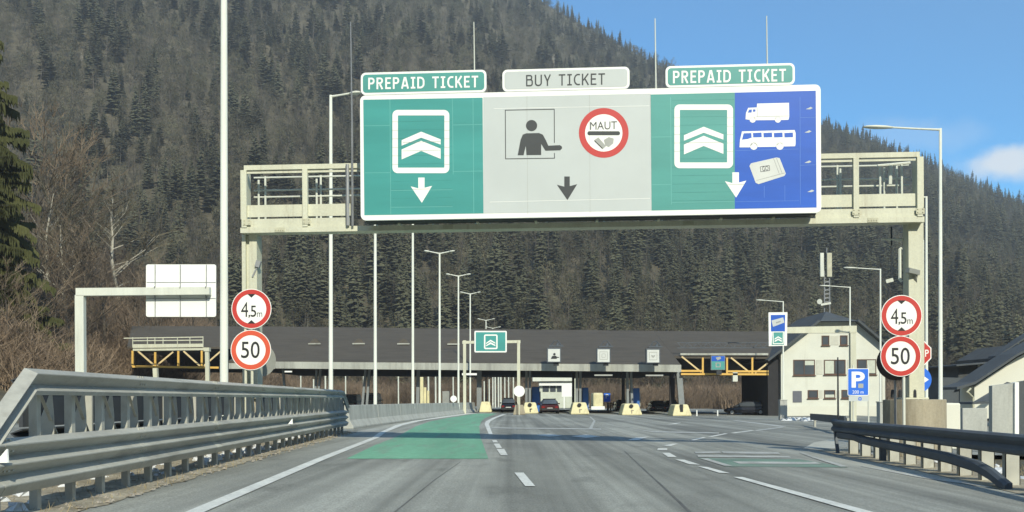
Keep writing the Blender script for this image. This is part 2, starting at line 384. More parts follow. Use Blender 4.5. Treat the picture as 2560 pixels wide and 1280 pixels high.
Z3 = lambda *q: [(800 + x / 2.844, 980 + y / 2.844) for x, y in q]
Z4 = lambda *q: [(1500 + x / 2.415, 960 + y / 2.415) for x, y in q]
strip('edge_line', [(300, 362, 1350), (468, 516, 1280), (786, 813, 1149.5), (930, 947, 1095), (948, 963, 1082), (988, 1006, 1064), (1036, 1056, 1052), (1142, 1166, 1036.5), (1174, 1198, 1033)], M['paint'], .012)
strip('green_lane', [(866, 1221, 1147.5), (940, 1208, 1112), (985, 1202, 1095), (1000, 1200, 1088), (1040, 1198, 1066), (1075, 1203, 1054), (1120, 1212, 1045), (1190, 1242, 1034)], M['green_paint'], .006)
patches('lane_dashes', [[(1286, 1183), (1309, 1183), (1338, 1217), (1313, 1217)], [(1241, 1123.5), (1260.6, 1123.5), (1269.4, 1139), (1252, 1139)],
    [(1234, 1110), (1248, 1110), (1255, 1121), (1241, 1121)], [(1230, 1101), (1241, 1101), (1245, 1107), (1233, 1107)],
    [(1645, 1121.5), (1668, 1121.5), (1668, 1126.5), (1643, 1126.5)], [(1655, 1133), (1674, 1133), (1692, 1143.5), (1670, 1143.5)],
    [(1688, 1149.6), (1711, 1150.5), (1750, 1163), (1724, 1162)], [(1744, 1167), (1769, 1169), (1825, 1184.5), (1798, 1183.5)],
    [(1659, 1115), (1682, 1110), (1695, 1110), (1676, 1116.5)], [(1724, 1101.5), (1758, 1093.5), (1766, 1094), (1735, 1102.5)],
    [(1770, 1092), (1812, 1084), (1820, 1085), (1780, 1093)], [(1826, 1083), (1880, 1076), (1886, 1077), (1836, 1084)]], M['paint'], .012)
strip('curved_lane_line', [(1222, 1232, 1087), (1211.5, 1222, 1061), (1214, 1226, 1054), (1231, 1241, 1045), (1256, 1266, 1036)], M['paint'], .012)
strip('solid_lane_line', [(1833, 1856, 1194), (2133, 2175, 1280), (2380, 2440, 1350)], M['paint'], .012)
patches('stop_lines', [[(1229, 1069), (1503, 1072), (1503, 1074.5), (1229, 1071.5)], [(1637, 1078.5), (1798, 1082), (1798, 1084.5), (1637, 1081.5)], [(1595, 1075), (1600, 1074.5), (1640, 1080), (1637, 1082)],
    [(1886, 1076), (1950, 1068), (1966, 1066), (1955, 1070), (1892, 1078)], [(1840, 1051), (1966, 1066), (1955, 1068), (1832, 1052)]], M['paint_worn'], .012)
strip('bent_lane_line', [(1472.6, 1477, 1042), (1484, 1488.5, 1052), (1472, 1480.5, 1072)], M['paint_worn'], .012)
patches('lane_arrows', [[(1340, 1088.5), (1372, 1085), (1406, 1089.5), (1372, 1092.5)], [(1428, 1091.5), (1465, 1087), (1502, 1092), (1465, 1095.5)],
    [(1567, 1102), (1590, 1094.5), (1625, 1092), (1608, 1096.5), (1598, 1101)], [(1666, 1062), (1690, 1058), (1704, 1056.5), (1688, 1061)]], M['paint'], .012)
M['tar'] = mat('tar_seam', (.11, .11, .10), .7, var=.3, scale=2)
strip('tar_seam', [(1560, 1562.5, 1128), (1604, 1608, 1170), (1668, 1675, 1230), (1740, 1750, 1300)], M['tar'], .003)
strip('tar_seam', [(1150, 1152, 1155), (1085, 1088, 1200), (985, 990, 1280)], M['tar'], .003)
patches('worn_hatching', [Z4((590, 448), (1200, 455), (1500, 505), (760, 500))], M['green_worn'], .006)
patches('hatching_bars', [Z4((570, 411), (720, 408), (735, 419), (578, 421)), Z4((735, 409), (1075, 413), (1090, 425), (745, 422)), Z4((588, 432), (1140, 438), (1155, 448), (592, 443)),
    Z4((605, 452), (650, 452), (800, 498), (750, 497)), Z4((1205, 418), (1225, 417), (1320, 448), (1500, 501), (1455, 502), (1290, 450)), Z4((800, 470), (1300, 474), (1340, 486), (840, 484))], M['paint_worn'], .012)
patches('pale_gutter', [Z4((1225, 392), (1290, 355), (1400, 335), (1432, 345), (1440, 392))], M['pale_conc'], .010)
strip('shoulder_edge', [(2150, 2156, 1166), (2300, 2350, 1195), (2560, 2640, 1232), (2760, 2860, 1270)], M['paint_worn'], .008)
# dirt verge under the left guardrail, gravel under the right one
GA, GB = Vector((-4.67, 1.0, 0)), Vector((-6.08, 36.9, 0))     # foot line of the left guardrail
def gl(y): return GA.x + (GB.x - GA.x) * (y - GA.y) / (GB.y - GA.y)
def verge(name, fx0, fx1, y0, y1, n, material, hgt, seed):
    m = MB(); k = 9
    for j in range(n + 1):
        y = y0 + (y1 - y0) * j / n
        a = fx0(y) + noise.noise((y * .8, seed, 0)) * .05; b = fx1(y) + noise.noise((y * .9, seed, 5)) * .14 + noise.noise((y * 3.1, seed, 9)) * .06
        for i in range(k + 1):
            t = i / k; x = a + (b - a) * t
            m.v.append((x, y, zg(x, y) + .008 + hgt * math.sin(math.pi * t) ** .6 * (.6 + .5 * noise.noise((x * 3, y * 2, seed)))))
    for j in range(n):
        for i in range(k): m.f.append((j * (k + 1) + i, j * (k + 1) + i + 1, (j + 1) * (k + 1) + i + 1, (j + 1) * (k + 1) + i)); m.m.append(0)
    return m.build(name, material, kind='structure', smooth=True)
verge('dirt_verge', lambda y: gl(y) - 1.6, lambda y: gl(y) + .52 - .012 * y, 1, 37.5, 220, M['dirt'], .05, 3)
RG = [(14.6, 7.5), (20, 8.05), (26.0, 8.40)]                    # right guardrail foot line (y, x)
def rgx(y):
    if y < 20: return 7.5 + (y - 14.6) * (8.05 - 7.5) / 5.4
    return 8.05 + (y - 20) * .35 / 6
verge('gravel_verge', lambda y: rgx(y) - .12, lambda y: rgx(y) + 1.3, 2, 27.5, 150, M['dirt'], .06, 8)
# ------------------------------------------------------------------ trees
def conifer_mesh(name, seed, tiers, br, wid, mats, seg=2, trunk=True):
    rnd = random.Random(seed); m = MB()
    if trunk: m.tube([(0, 0, 0), (0, 0, .5), (0, 0, .99)], [.013, .008, .001], 5, 1, False)
    for i in range(tiers):
        z = .07 + .91 * (i / (tiers - 1)) ** .92; r0 = .185 * (1 - z) ** .78 + .008; n = max(4, int(br * (1 - z * .55)))
        for k in range(n):
            a = 2 * math.pi * (k + rnd.random() * .9) / n + i * .7; r = r0 * rnd.uniform(.62, 1.16); zz = z + rnd.uniform(-.035, .03)
            c, s = math.cos(a), math.sin(a); dr = rnd.uniform(.15, .42); ww = wid * r * rnd.uniform(.7, 1.3) + .006
            def pt(q, lat, dz=0): return (c * q - s * lat, s * q + c * lat, zz - dr * q * (q / r0) * .8 + dz)
            j1, j2 = rnd.uniform(.4, .55), rnd.uniform(.7, .85)
            m.add([pt(0, 0, .012), pt(r * j1, -ww, -.012), pt(r * j2, -ww * .45, -.004), pt(r, 0, .004), pt(r * j2 * .95, ww * .5, -.006), pt(r * j1, ww, -.014), pt(r * .5, 0, .016)],
                  [(0, 1, 6), (1, 2, 6), (2, 3, 6), (3, 4, 6), (4, 5, 6), (5, 0, 6)])
    me = m.build(name, mats)
    return me
def bare_mesh(name, seed, n1, n2, n3, thick, mats, spread=.42, z0=.22, fan=.9):
    rnd = random.Random(seed); tr = MB(); tw = MB()
    pts = [(0, 0, 0)]; x = y = 0
    for i in range(1, 7):
        x += rnd.uniform(-.018, .018); y += rnd.uniform(-.018, .018); pts.append((x, y, i / 6 * .97))
    tr.tube(pts, [thick * (1 - .9 * i / 6) for i in range(7)], 5, 0, False)
    def on(z):
        t = z / .97 * 6; i = min(5, int(t)); a = Vector(pts[i]); b = Vector(pts[i + 1]); return a.lerp(b, t - i)
    def branch(mb, p, d, L, r, segs=3):
        q = [p]; dd = d.copy()
        for _ in range(segs):
            dd = (dd + Vector((rnd.uniform(-.25, .25), rnd.uniform(-.25, .25), rnd.uniform(-.05, .28)))).normalized(); q.append(q[-1] + dd * L / segs)
        mb.tube(q, [r * (1 - .75 * i / segs) for i in range(segs + 1)], 3, 0, False); return q
    for i in range(n1):
        z = z0 + (.95 - z0) * (i + rnd.random()) / n1; a = rnd.uniform(0, 6.28); L = spread * (1 - .6 * abs(z - .4)) * rnd.uniform(.55, 1.1) * (1.05 - z * .6)
        d = Vector((math.cos(a), math.sin(a), rnd.uniform(.5, 1.5) * fan)).normalized()
        q = branch(tr, on(z), d, L, thick * .42 * (1.1 - z))
        for j in range(n2):
            k = rnd.randint(1, 3); b = q[k]; d2 = (d + Vector((rnd.uniform(-.9, .9), rnd.uniform(-.9, .9), rnd.uniform(-.1, .8)))).normalized()
            q2 = branch(tw, b, d2, L * rnd.uniform(.3, .6), thick * .16, 2)
            for l in range(n3):
                d3 = (d2 + Vector((rnd.uniform(-.9, .9), rnd.uniform(-.9, .9), rnd.uniform(-.2, .7)))).normalized()
                branch(tw, q2[rnd.randint(1, 2)], d3, L * rnd.uniform(.16, .34), thick * .085, 1)
    return tr, tw
def brush_mesh(seed, n, mats):
    rnd = random.Random(seed); m = MB()
    for i in range(n):
        a = rnd.uniform(0, 6.28); r = rnd.random() ** .5 * .45; p = Vector((r * math.cos(a), r * math.sin(a), 0)); d = Vector((rnd.uniform(-.45, .45), rnd.uniform(-.45, .45), 1)).normalized()
        L = rnd.uniform(.45, 1.0); q = [p, p + d * L * .5, p + d * L * .5 + (d + Vector((rnd.uniform(-.5, .5), rnd.uniform(-.5, .5), .1))).normalized() * L * .5]
        m.tube(q, [.009, .006, .002], 3, 0, False)
        for k in range(5):
            b = q[1].lerp(q[2], rnd.random()); e = b + (d + Vector((rnd.uniform(-1, 1), rnd.uniform(-1, 1), rnd.uniform(-.3, .5)))).normalized() * L * rnd.uniform(.15, .32)
            m.tube([b, e], [.0045, .0015], 3, 0, False)
    return m
M['needle'] = mat('spruce_needles', (.070, .072, .043), .9, var=.16, scale=7, rand=.36, col2=(.098, .098, .058), spec=.1)
M['needle_near'] = mat('near_spruce_needles', (.034, .044, .016), .8, var=.3, scale=3, col2=(.085, .088, .032), spec=.2)
M['bark'] = mat('bark', (.10, .085, .065), .9, var=.2, scale=9, rand=.25)
M['twig'] = mat('bare_twigs', (.100, .086, .053), .9, var=.2, scale=5, rand=.33, col2=(.135, .115, .070))
M['pale_bark'] = mat('pale_birch_bark', (.40, .37, .29), .85, var=.2, scale=6)
M['brush'] = mat('dry_brush', (.165, .118, .08), .95, var=.25, scale=2, rand=.32, col2=(.22, .165, .11))
# instanced wood on the mountain: one object, points with their own size, turn and kind
lib = bpy.data.collections.new('wood_library')
def to_lib(o):
    COL.objects.unlink(o); lib.objects.link(o); return o
far_con = [to_lib(conifer_mesh('spruce_form', 10 + i, 21, 10, .26, [M['needle'], M['bark']])) for i in range(4)]
far_bare = []
for i in range(4):
    a, b = bare_mesh('bare_form', 30 + i, 15, 5, 3, .017, None, spread=.40, z0=.18)
    a.add(b.v, b.f, 1)
    far_bare.append(to_lib(a.build('bare_tree_form', [M['bark'], M['twig']])))
M['crownfuzz'] = mat('winter_crown', (.074, .071, .042), .9, var=.2, scale=4, rand=.42, col2=(.110, .102, .062), spec=.1)
def broad_mesh(seed):
    r = random.Random(seed); m = MB(); m.tube([(0, 0, 0), (0, 0, .5), (0, 0, .9)], [.016, .01, .002], 4, 1, False)
    for _ in range(16):                            # leafless twig clumps of different size round the stem
        a = r.uniform(0, 6.28); h = r.uniform(.25, .92); q = .27 * (1 - abs(h - .5) * 1.1) * r.uniform(.3, 1); c = Vector((q * math.cos(a), q * math.sin(a), h)); s = r.uniform(.06, .13)
        for _ in range(24):
            d = Vector((r.gauss(0, 1), r.gauss(0, 1), r.gauss(0, 1))) * s * .6; u = Vector((r.uniform(-1, 1), r.uniform(-1, 1), r.uniform(.2, 1.4))).normalized() * s * r.uniform(.4, .9); w_ = u.orthogonal().normalized() * s * r.uniform(.05, .16)
            m.add([c + d - w_, c + d + w_, c + d + u], [(0, 1, 2)])
    return m.build('broad_form', [M['crownfuzz'], M['bark']])
for i in range(4): to_lib(broad_mesh(40 + i))
for i in range(2): to_lib(brush_mesh(60 + i, 46, None).build('brush_form', [M['brush']]))
lib_names = sorted(o.name for o in lib.objects)
KIND = {k: [i for i, n in enumerate(lib_names) if n.startswith(k)] for k in ('spruce_form', 'bare_tree_form', 'brush_form', 'broad_form')}
def gn_scatter(name, pts, label, cat):           # pts: (x,y,z,scale,sxy,rot,index)
    me = bpy.data.meshes.new(name); me.from_pydata([p[:3] for p in pts], [], [])
    for an, ty, ix in (('size', 'FLOAT_VECTOR', None), ('turn', 'FLOAT_VECTOR', None), ('form', 'INT', 6)):
        at = me.attributes.new(an, ty, 'POINT')
        if an == 'size': at.data.foreach_set('vector', [c for p in pts for c in (p[3] * p[4], p[3] * p[4], p[3])])
        elif an == 'turn': at.data.foreach_set('vector', [c for p in pts for c in (.09 * math.sin(p[0] * 7.1), .09 * math.sin(p[1] * 5.3), p[5])])
        else: at.data.foreach_set('value', [p[6] for p in pts])
    o = bpy.data.objects.new(name, me); COL.objects.link(o)
    g = bpy.data.node_groups.new(name, 'GeometryNodeTree')
    g.interface.new_socket('Geometry', in_out='INPUT', socket_type='NodeSocketGeometry'); g.interface.new_socket('Geometry', in_out='OUTPUT', socket_type='NodeSocketGeometry')
    N = g.nodes.new; gi = N('NodeGroupInput'); go = N('NodeGroupOutput'); ip = N('GeometryNodeInstanceOnPoints'); ci = N('GeometryNodeCollectionInfo')
    ci.inputs['Collection'].default_value = lib; ci.inputs['Separate Children'].default_value = True; ci.inputs['Reset Children'].default_value = True
    def attr(n, ty):
        a = N('GeometryNodeInputNamedAttribute'); a.data_type = ty; a.inputs['Name'].default_value = n; return a.outputs['Attribute']
    ip.inputs['Pick Instance'].default_value = True
    L = g.links.new
    L(gi.outputs[0], ip.inputs['Points']); L(ci.outputs[0], ip.inputs['Instance']); L(attr('form', 'INT'), ip.inputs['Instance Index'])
    L(attr('turn', 'FLOAT_VECTOR'), ip.inputs['Rotation']); L(attr('size', 'FLOAT_VECTOR'), ip.inputs['Scale']); L(ip.outputs[0], go.inputs[0])
    md = o.modifiers.new('scatter', 'NODES'); md.node_group = g
    o['kind'] = 'stuff'; tag(o, label, cat); return o
rnd = random.Random(99)
pts = []
y = YF + 4
while y < YR + 14:
    step = 4.4 + (y - YF) * .004
    x = -.66 * y
    while x < .66 * y:
        xx = x + rnd.uniform(-.5, .5) * step; yy = y + rnd.uniform(-.5, .5) * step
        px = CX + F * xx / yy
        f = noise.noise((xx / 55, yy / 75, 2.2)) * .55 + noise.noise((xx / 17, yy / 24, 7.7)) * .6 + noise.noise((xx / 140, yy / 160, 5.0)) * .4
        t = (yy - YF) / (YR - YF)
        con = f - .17 + (.25 if yy < YF + 150 and 640 < px < 1900 else 0) + (.22 if px > 2000 else 0) - (.75 * max(0, 1 - t / .05)) + (.35 if t > .93 else 0) > rnd.uniform(-.55, .55)
        if con: pts.append((xx, yy, H(xx, yy) - .3, (4.5 + 17 * rnd.random() ** 1.7) * (.78 if t > .9 else 1), rnd.uniform(1.0, 1.55) * (.8 if t > .9 else 1), rnd.uniform(0, 6.28), rnd.choice(KIND['spruce_form'])))
        elif rnd.random() < .66: pts.append((xx, yy, H(xx, yy) - .3, rnd.uniform(6, 13), rnd.uniform(.8, 1.4), rnd.uniform(0, 6.28), rnd.choice(KIND['broad_form'])))
        else: pts.append((xx, yy, H(xx, yy) - .3, rnd.uniform(8, 14.5), rnd.uniform(.9, 1.35), rnd.uniform(0, 6.28), rnd.choice(KIND['bare_tree_form'])))
        x += step * rnd.uniform(.8, 1.2)
    y += step * .95
print('forest points', len(pts))
gn_scatter('mountain_forest', pts, 'grey green spruce and bare brown wood covering the whole mountainside', 'forest')
for px, py, s_, lab in ((1383, 163, 3, 'small pale rock showing in the wood just above the grey header sign'), (205, 152, 1.8, 'small pale rock high in the wood at the upper left'), (2185, 590, 2.6, 'pale scree patch in the wood left of the right gantry leg'), (2212, 640, 2.4, 'lower pale scree patch beside the cable bracket'), (1545, 715, 1.6, 'pale cut bank in the wood above the toll roof')):
    d = ray(px, py); Yk = YF
    while Yk < YR and (EYEV + d * Yk).z > hill(d.x * Yk, Yk): Yk += 2
    c = EYEV + d * Yk; r9 = random.Random(px); m = MB(); n9 = 9; vs = []
    for j in range(4):
        for k in range(n9):
            t9 = 6.283 * k / n9; q = s_ * (1, .9, .6, .25)[j] * r9.uniform(.6, 1.25); vs.append((c.x + q * math.cos(t9), c.y + q * .7 * math.sin(t9) - s_ * .2 * j, c.z - 3 + s_ * 1.1 * j * r9.uniform(.7, 1.1)))
    m.add(vs, [(j * n9 + k, j * n9 + (k + 1) % n9, (j + 1) * n9 + (k + 1) % n9, (j + 1) * n9 + k) for j in range(3) for k in range(n9)] + [tuple(27 + k for k in range(n9))])
    o = m.build('rock_outcrop', mat('pale_limestone', (.20, .18, .14), .95, var=.3, scale=.5, fine=.3)); tag(o, lab, 'rock', 'pale rocks on the mountain')
    pts = [p for p in pts if not (abs(p[0] - c.x) < s_ * 1.1 and -s_ * 3.2 < p[1] - c.y < s_ * .6)]
# dry brush on the left bank and behind the toll plaza
pts = []
for _ in range(5200):
    y = rnd.uniform(70, 232); x = rnd.uniform(-.75 * y - 14, -28.5 - 15 * sstep(58, 98, y))
    pts.append((x, y, H(x, y) - .1, rnd.uniform(2.0, 5.2), rnd.uniform(.9, 1.5), rnd.uniform(0, 6.28), rnd.choice(KIND['brush_form'])))
for _ in range(2600):
    y = rnd.uniform(185, 262); x = rnd.uniform(-40, .62 * y)
    pts.append((x, y, H(x, y) - .1, rnd.uniform(2.0, 5.5), rnd.uniform(.9, 1.5), rnd.uniform(0, 6.28), rnd.choice(KIND['brush_form'])))
gn_scatter('brushwood', pts, 'dry brown brushwood covering the left bank and the foot of the mountain', 'undergrowth')
# single trees near enough to tell apart
def tree_thing(name, label, loc, h, crown, trunk, group, sxy=1, rz=0):
    t = thing(name, label, 'tree', loc, group)
    for nm, me in (('trunk', trunk), ('crown', crown)):
        o = bpy.data.objects.new(nm, me); COL.objects.link(o); o.parent = t
    t.scale = (h * sxy, h * sxy, h); t.rotation_euler = (0, 0, rz); return t
def mesh_of(m, name, mt):
    o = m.build(name, mt); me = o.data; bpy.data.objects.remove(o); return me
def near_conifer(seed):
    r = random.Random(seed); tr = MB(); m = MB()
    tr.tube([(0, 0, 0), (0, 0, .5), (0, 0, .99)], [.016, .01, .001], 8, 0, False)
    for i in range(84):
        z = .03 + .95 * i / 83; r0 = .21 * (1 - z) ** .8 + .01
        for k in range(int(7 * (1 - z * .5))):
            a = r.uniform(0, 6.28); L = r0 * r.uniform(.5, 1.2); dr = r.uniform(-.1, .4); z = .03 + .95 * i / 83 + r.uniform(-.02, .02)
            c, s = math.cos(a), math.sin(a); nn = max(6, int(L * 210))
            tr.tube([(0, 0, z), (c * L * .5, s * L * .5, z - dr * L * .3), (c * L * .95, s * L * .95, z - dr * L * .8)], [.003, .002, .0006], 3, 0, False)
            for j in range(nn):
                q = L * (.15 + .9 * (j + r.random()) / nn); zz = z - dr * q * q / L * .85; ww = .004 + .016 * (1 - q / L) * r.random(); hang = r.uniform(.006, .03)
                for sg in (-1, 1):
                    p = Vector((c * q, s * q, zz)); out = Vector((c * .7 - s * sg, s * .7 + c * sg, -.3)).normalized() * (ww + .010)
                    m.add([p + Vector((0, 0, .004)), p + out * .6 + Vector((c, s, 0)) * .004, p + out + Vector((0, 0, -hang)), p + out * .5 - Vector((c, s, 0)) * .004 + Vector((0, 0, -.008))], [(0, 1, 2, 3)])
    return mesh_of(tr, 'trunk', M['bark']), mesh_of(m, 'crown', M['needle_near'])
tk, cr = near_conifer(5)
def at(px, Y): x = ray(px, CY).x * Y; return (x, Y, H(x, Y) - .1)
tree_thing('spruce_tree', 'tall dark yellow-green spruce cut off by the left edge of the photo', at(-48, 84), 32.5, cr, tk, None, .82, .3)
tree_thing('spruce_tree', 'darker blue-green spruce low behind the tall one at the left edge', at(14, 104), 17.5, mesh_of(MB().add([v.co for v in cr.vertices], [tuple(p.vertices) for p in cr.polygons]), 'crown', M['needle']), tk, None, 1.2, 2)
bares = []
for i in range(3):
    a, b = bare_mesh('bare', 80 + i, 22, 7, 5, .016, None, spread=.5, z0=.25)
    bares.append((mesh_of(b, 'crown', M['twig']), mesh_of(a, 'trunk', M['bark']), mesh_of(a, 'trunk', M['pale_bark'])))
M['brown_twig'] = mat('red_brown_twigs', (.135, .102, .068), .9, var=.2, scale=5, col2=(.18, .14, .095))
brown = []
for c_, t_, p_ in bares:
    b_ = c_.copy(); b_.materials[0] = M['brown_twig']; brown.append(b_)
near = [(118, 120, 16.5, 1, 'thin pale trunk with broken top beside the left spruce', 1.3), (152, 118, 14, 1, 'slender pale-stemmed tree just right of the broken trunk', 1.3),
        (292, 150, 19, 1, 'pale forked bare tree standing alone above the left cantilever sign', 1.5), (205, 112, 15.5, 0, 'spreading bare brown tree between the left spruce and the forked tree', 1.3),
        (60, 96, 12.5, 0, 'bare brown tree in front of the dark left spruce', 1.2), (345, 120, 13.0, 0, 'bare brown tree right of the pale forked tree', 1.2), (400, 140, 14.5, 0, 'bare tree rising behind the white sign back', 1.1),
        (20, 74, 8.5, 0, 'low bare tree at the left edge over the guardrail', 1.3), (255, 118, 13.5, 0, 'bare brown tree just left behind the forked tree', 1.2), (90, 125, 22, 0, 'tall bare tree behind the broken trunk', 1.2),
        (480, 165, 12.5, 0, 'bare tree behind the tall lamp pole on the left bank', 1.2), (160, 130, 21, 0, 'tall bare tree high on the left bank', 1.15)]
for i, (px, Y, h, pale, lab, sx) in enumerate(near):
    c_, t_, p_ = bares[i % 3]; tree_thing('bare_tree', lab, at(px, Y), h, c_ if pale else brown[i % 3], p_ if pale else t_, 'bare trees on the left bank', sx, i * 1.3)
for i in range(34):
    px = rnd.uniform(-60, 420); Y = rnd.uniform(92, 190) if px < 260 else rnd.uniform(150, 215); c_, t_, p_ = bares[i % 3]
    tree_thing('bare_tree', 'bare red-brown tree in the thicket on the left bank', at(px, Y), rnd.uniform(6, 11.5), brown[i % 3], t_, 'thicket trees on the left bank', 1.25, i * 2.1)
GRP = 'bare trees at the mountain foot behind the toll roof'
for i in range(44):
    px = 600 + i * 42 + rnd.uniform(-16, 16); Y = rnd.uniform(228, 262); c_, t_, p_ = bares[i % 3]
    if i % 5 == 3:
        con = far_con[i % 4].data
        t = thing('spruce_tree', 'dark spruce among the bare trees along the mountain foot', 'tree', at(px, Y), 'spruces at the mountain foot'); t.scale = (13, 13, 12 + i % 4)
        o = bpy.data.objects.new('crown', con); COL.objects.link(o); o.parent = t
    else: tree_thing('bare_tree', 'bare grey-brown tree in the row along the mountain foot', at(px, Y), rnd.uniform(9, 14), c_, p_ if i % 4 == 0 else t_, GRP, 1.0, i)
# ------------------------------------------------------------------ left guardrail
RAIL_UP = [(0, 1.53), (.13, 1.475), (.13, 1.465), (.03, 1.36), (.12, 1.295), (.10, 1.25), (.08, 1.25), (.10, 1.288), (.012, 1.36), (.11, 1.468), (-.01, 1.51), (-.01, 1.53)]
RAIL_LO = [(0, .82), (.14, .765), (.14, .752), (.02, .645), (.14, .572), (.14, .56), (.02, .455), (.14, .372), (.14, .36), (.08, .265), (.07, .265), (.12, .36), (.005, .455), (.12, .566), (.005, .645), (.12, .758), (-.01, .80), (-.01, .82)]
gside = Vector((GB.y - GA.y, -(GB.x - GA.x), 0)).normalized()       # towards the road
def gp(y, z=0, off=0): return Vector((gl(y), y, zg(gl(y), y) + z)) + gside * off
gr = thing('guardrail', 'long left double-height galvanised guardrail with steel fin posts', 'guardrail', gp(10))
m = MB(); ys = [10.35 + (35.2 - 10.35) * i / 12 for i in range(13)]
path = [gp(y) for y in ys]; m.sweep([gp(8.9, -.95), gp(10.35)] + path[1:] + [gp(36.6, -.55)], RAIL_UP, gside); m.build('upper_rail', M['galv'], gr)
m = MB(); m.sweep([gp(1.5)] + [gp(2 + (36.2 - 2) * i / 16) for i in range(17)], RAIL_LO, gside)
m.sweep([gp(36.2), gp(36.9, -.03, -.12), gp(37.2, -.08, -.4)], RAIL_LO, gside); m.build('lower_rail', M['galv'], gr)
y = 4.2; i = 0
while y < 36.4:
    m = MB(); up = 1.30 if y > 10.3 else .72
    m.box((gl(y) - .10, y - .055, zg(gl(y), y) - .1), (gl(y) - .012, y - .047, zg(gl(y), y) + up)); m.box((gl(y) - .10, y - .047, zg(gl(y), y) - .1), (gl(y) - .092, y + .05, zg(gl(y), y) + up)); m.box((gl(y) - .025, y - .047, zg(gl(y), y) - .1), (gl(y) - .014, y + .04, zg(gl(y), y) + up))
    po = m.build('post', M['galv_post'], gr)
    if y > 10.3:
        g2 = MB(); c0 = gp(y + .42, 0, -.06); prof = [(-.30, .45), (-.25, .72), (-.12, 1.0), (-.05, 1.18), (-.02, 1.27), (.01, 1.27), (.03, 1.0), (.03, .45)]
        g2.prism([(c0.x + a, c0.y, c0.z + b) for a, b in prof], (0, .008, 0)); g2.build('gusset', M['galv_post'], gr)
        g3 = MB(); g3.beam(gp(y + .1, 1.25, -.04), gp(y + .85, .60, -.1), .035, .012); g3.build('brace', M['galv'], gr)
    y += .93; i += 1
k = 0
y = 5.6
while y < 36:                                       # lap joints with their bolts
    for nm, P_, z_ in (('lap_joint', RAIL_LO, 0), ('lap_joint', RAIL_UP, 1)):
        if z_ and y < 10.6: continue
        m = MB(); m.sweep([gp(y, 0, .004), gp(y + .32, 0, .004)], P_, gside)
        for yb in (.07, .16, .25):
            for zz, oo in (((.70, .085), (.51, .085), (.80, .06)) if not z_ else ((1.41, .085), (1.51, .06))): c = gp(y + yb, zz, oo); m.box((c.x - .012, c.y - .014, c.z - .014), (c.x + .016, c.y + .014, c.z + .014))
        m.build(nm, M['galv_post'] if k % 2 else M['galv'], gr)
    y += 4.0; k += 1
for yy in (9.5, 24.6):
    m = MB(); a = gp(yy, .60, .085); m.prism([a, a + Vector((.10, .04, 0)), a + Vector((.09, .045, .13))], (.006, .02, 0)); m.build('reflector', M['white'], gr)
rear = thing('guardrail', 'shade-coloured second guardrail behind the left one, facing the other carriageway', 'guardrail', (gl(10) - 1.15, 10, 0))
m = MB(); pts_ = [Vector((gl(y) - 1.15, y, zg(-7, y))) for y in (12.8, 18, 26, 37.2)]; m.sweep(pts_, [(a * -1, b) for a, b in RAIL_LO][::-1], gside); m.sweep(pts_, [(-a, b - .03) for a, b in RAIL_UP][::-1], gside); m.sweep(pts_, [(-.03, .84), (.02, .84), (.02, 1.24), (-.03, 1.24)], gside); m.build('rail', mat('rear_rail_shade', (.045, .052, .06), .7, var=.2), rear)  # shade between the posts painted in: near-black rails and an added mid panel
y = 13.0
while y < 37:
    m = MB(); m.box((gl(y) - 1.13, y, -.1), (gl(y) - 1.03, y + .05, 1.3)); m.build('post', M['galv_post'], rear); y += 1.86
# stones, ice and litter under the rail
m = MB(); r_ = random.Random(4)
def stone(m, c, s, r_):
    vs = []; 
    for k in range(2):
        for q in range(5):
            t = 6.28 * q / 5 + k * .6; rr = s * r_.uniform(.7, 1.2) * (1 if k == 0 else .6); vs.append((c[0] + rr * math.cos(t), c[1] + rr * math.sin(t) * 1.3, c[2] + (s * .55 * k * r_.uniform(.7, 1.2))))
    m.add(vs, [(0, 1, 6, 5), (1, 2, 7, 6), (2, 3, 8, 7), (3, 4, 9, 8), (4, 0, 5, 9), (5, 6, 7, 8, 9)])
for _ in range(900):
    y = r_.uniform(4, 36); x = gl(y) + r_.uniform(-1.1, .45); stone(m, (x, y, zg(x, y) + .02), r_.uniform(.012, .05), r_)
m.build('stones', M['gravel'], kind='stuff'); tag(bpy.data.objects['stones'], 'loose stones and grit on the dirt under the left guardrail', 'gravel')
m = MB()
for _ in range(110):
    y = r_.uniform(5, 34); x = gl(y) + r_.uniform(-1.1, -.2); stone(m, (x, y, zg(x, y) + .02), r_.uniform(.05, .16), r_)
for _ in range(70):
    y = r_.uniform(8, 26); x = rgx(y) + r_.uniform(.5, 2.6); stone(m, (x, y, H(x, y) + .06), r_.uniform(.06, .22), r_)
m.build('old_snow', M['snow'], kind='stuff'); tag(bpy.data.objects['old_snow'], 'broken crusts of old snow behind the two guardrails', 'snow')
m = MB()
for _ in range(2600):
    if r_.random() < .6: y = r_.uniform(4, 37); x = gl(y) + r_.uniform(-1.3, .42) 
    else: y = r_.uniform(7, 27); x = rgx(y) + r_.uniform(.25, 2.4)
    z = H(x, y) + .11; L = r_.uniform(.05, .2); d = Vector((r_.uniform(-.8, .8), r_.uniform(-.8, .8), 1)).normalized() * L
    m.add([(x - .006, y, z), (x + .006, y, z), (x + d.x, y + d.y, z + d.z)], [(0, 1, 2)])
m.build('dry_grass', mat('dry_grass', (.28, .23, .13), .9, var=.3, scale=3), kind='stuff'); tag(bpy.data.objects['dry_grass'], 'dry yellow grass tufts on the verges under the guardrails', 'grass')
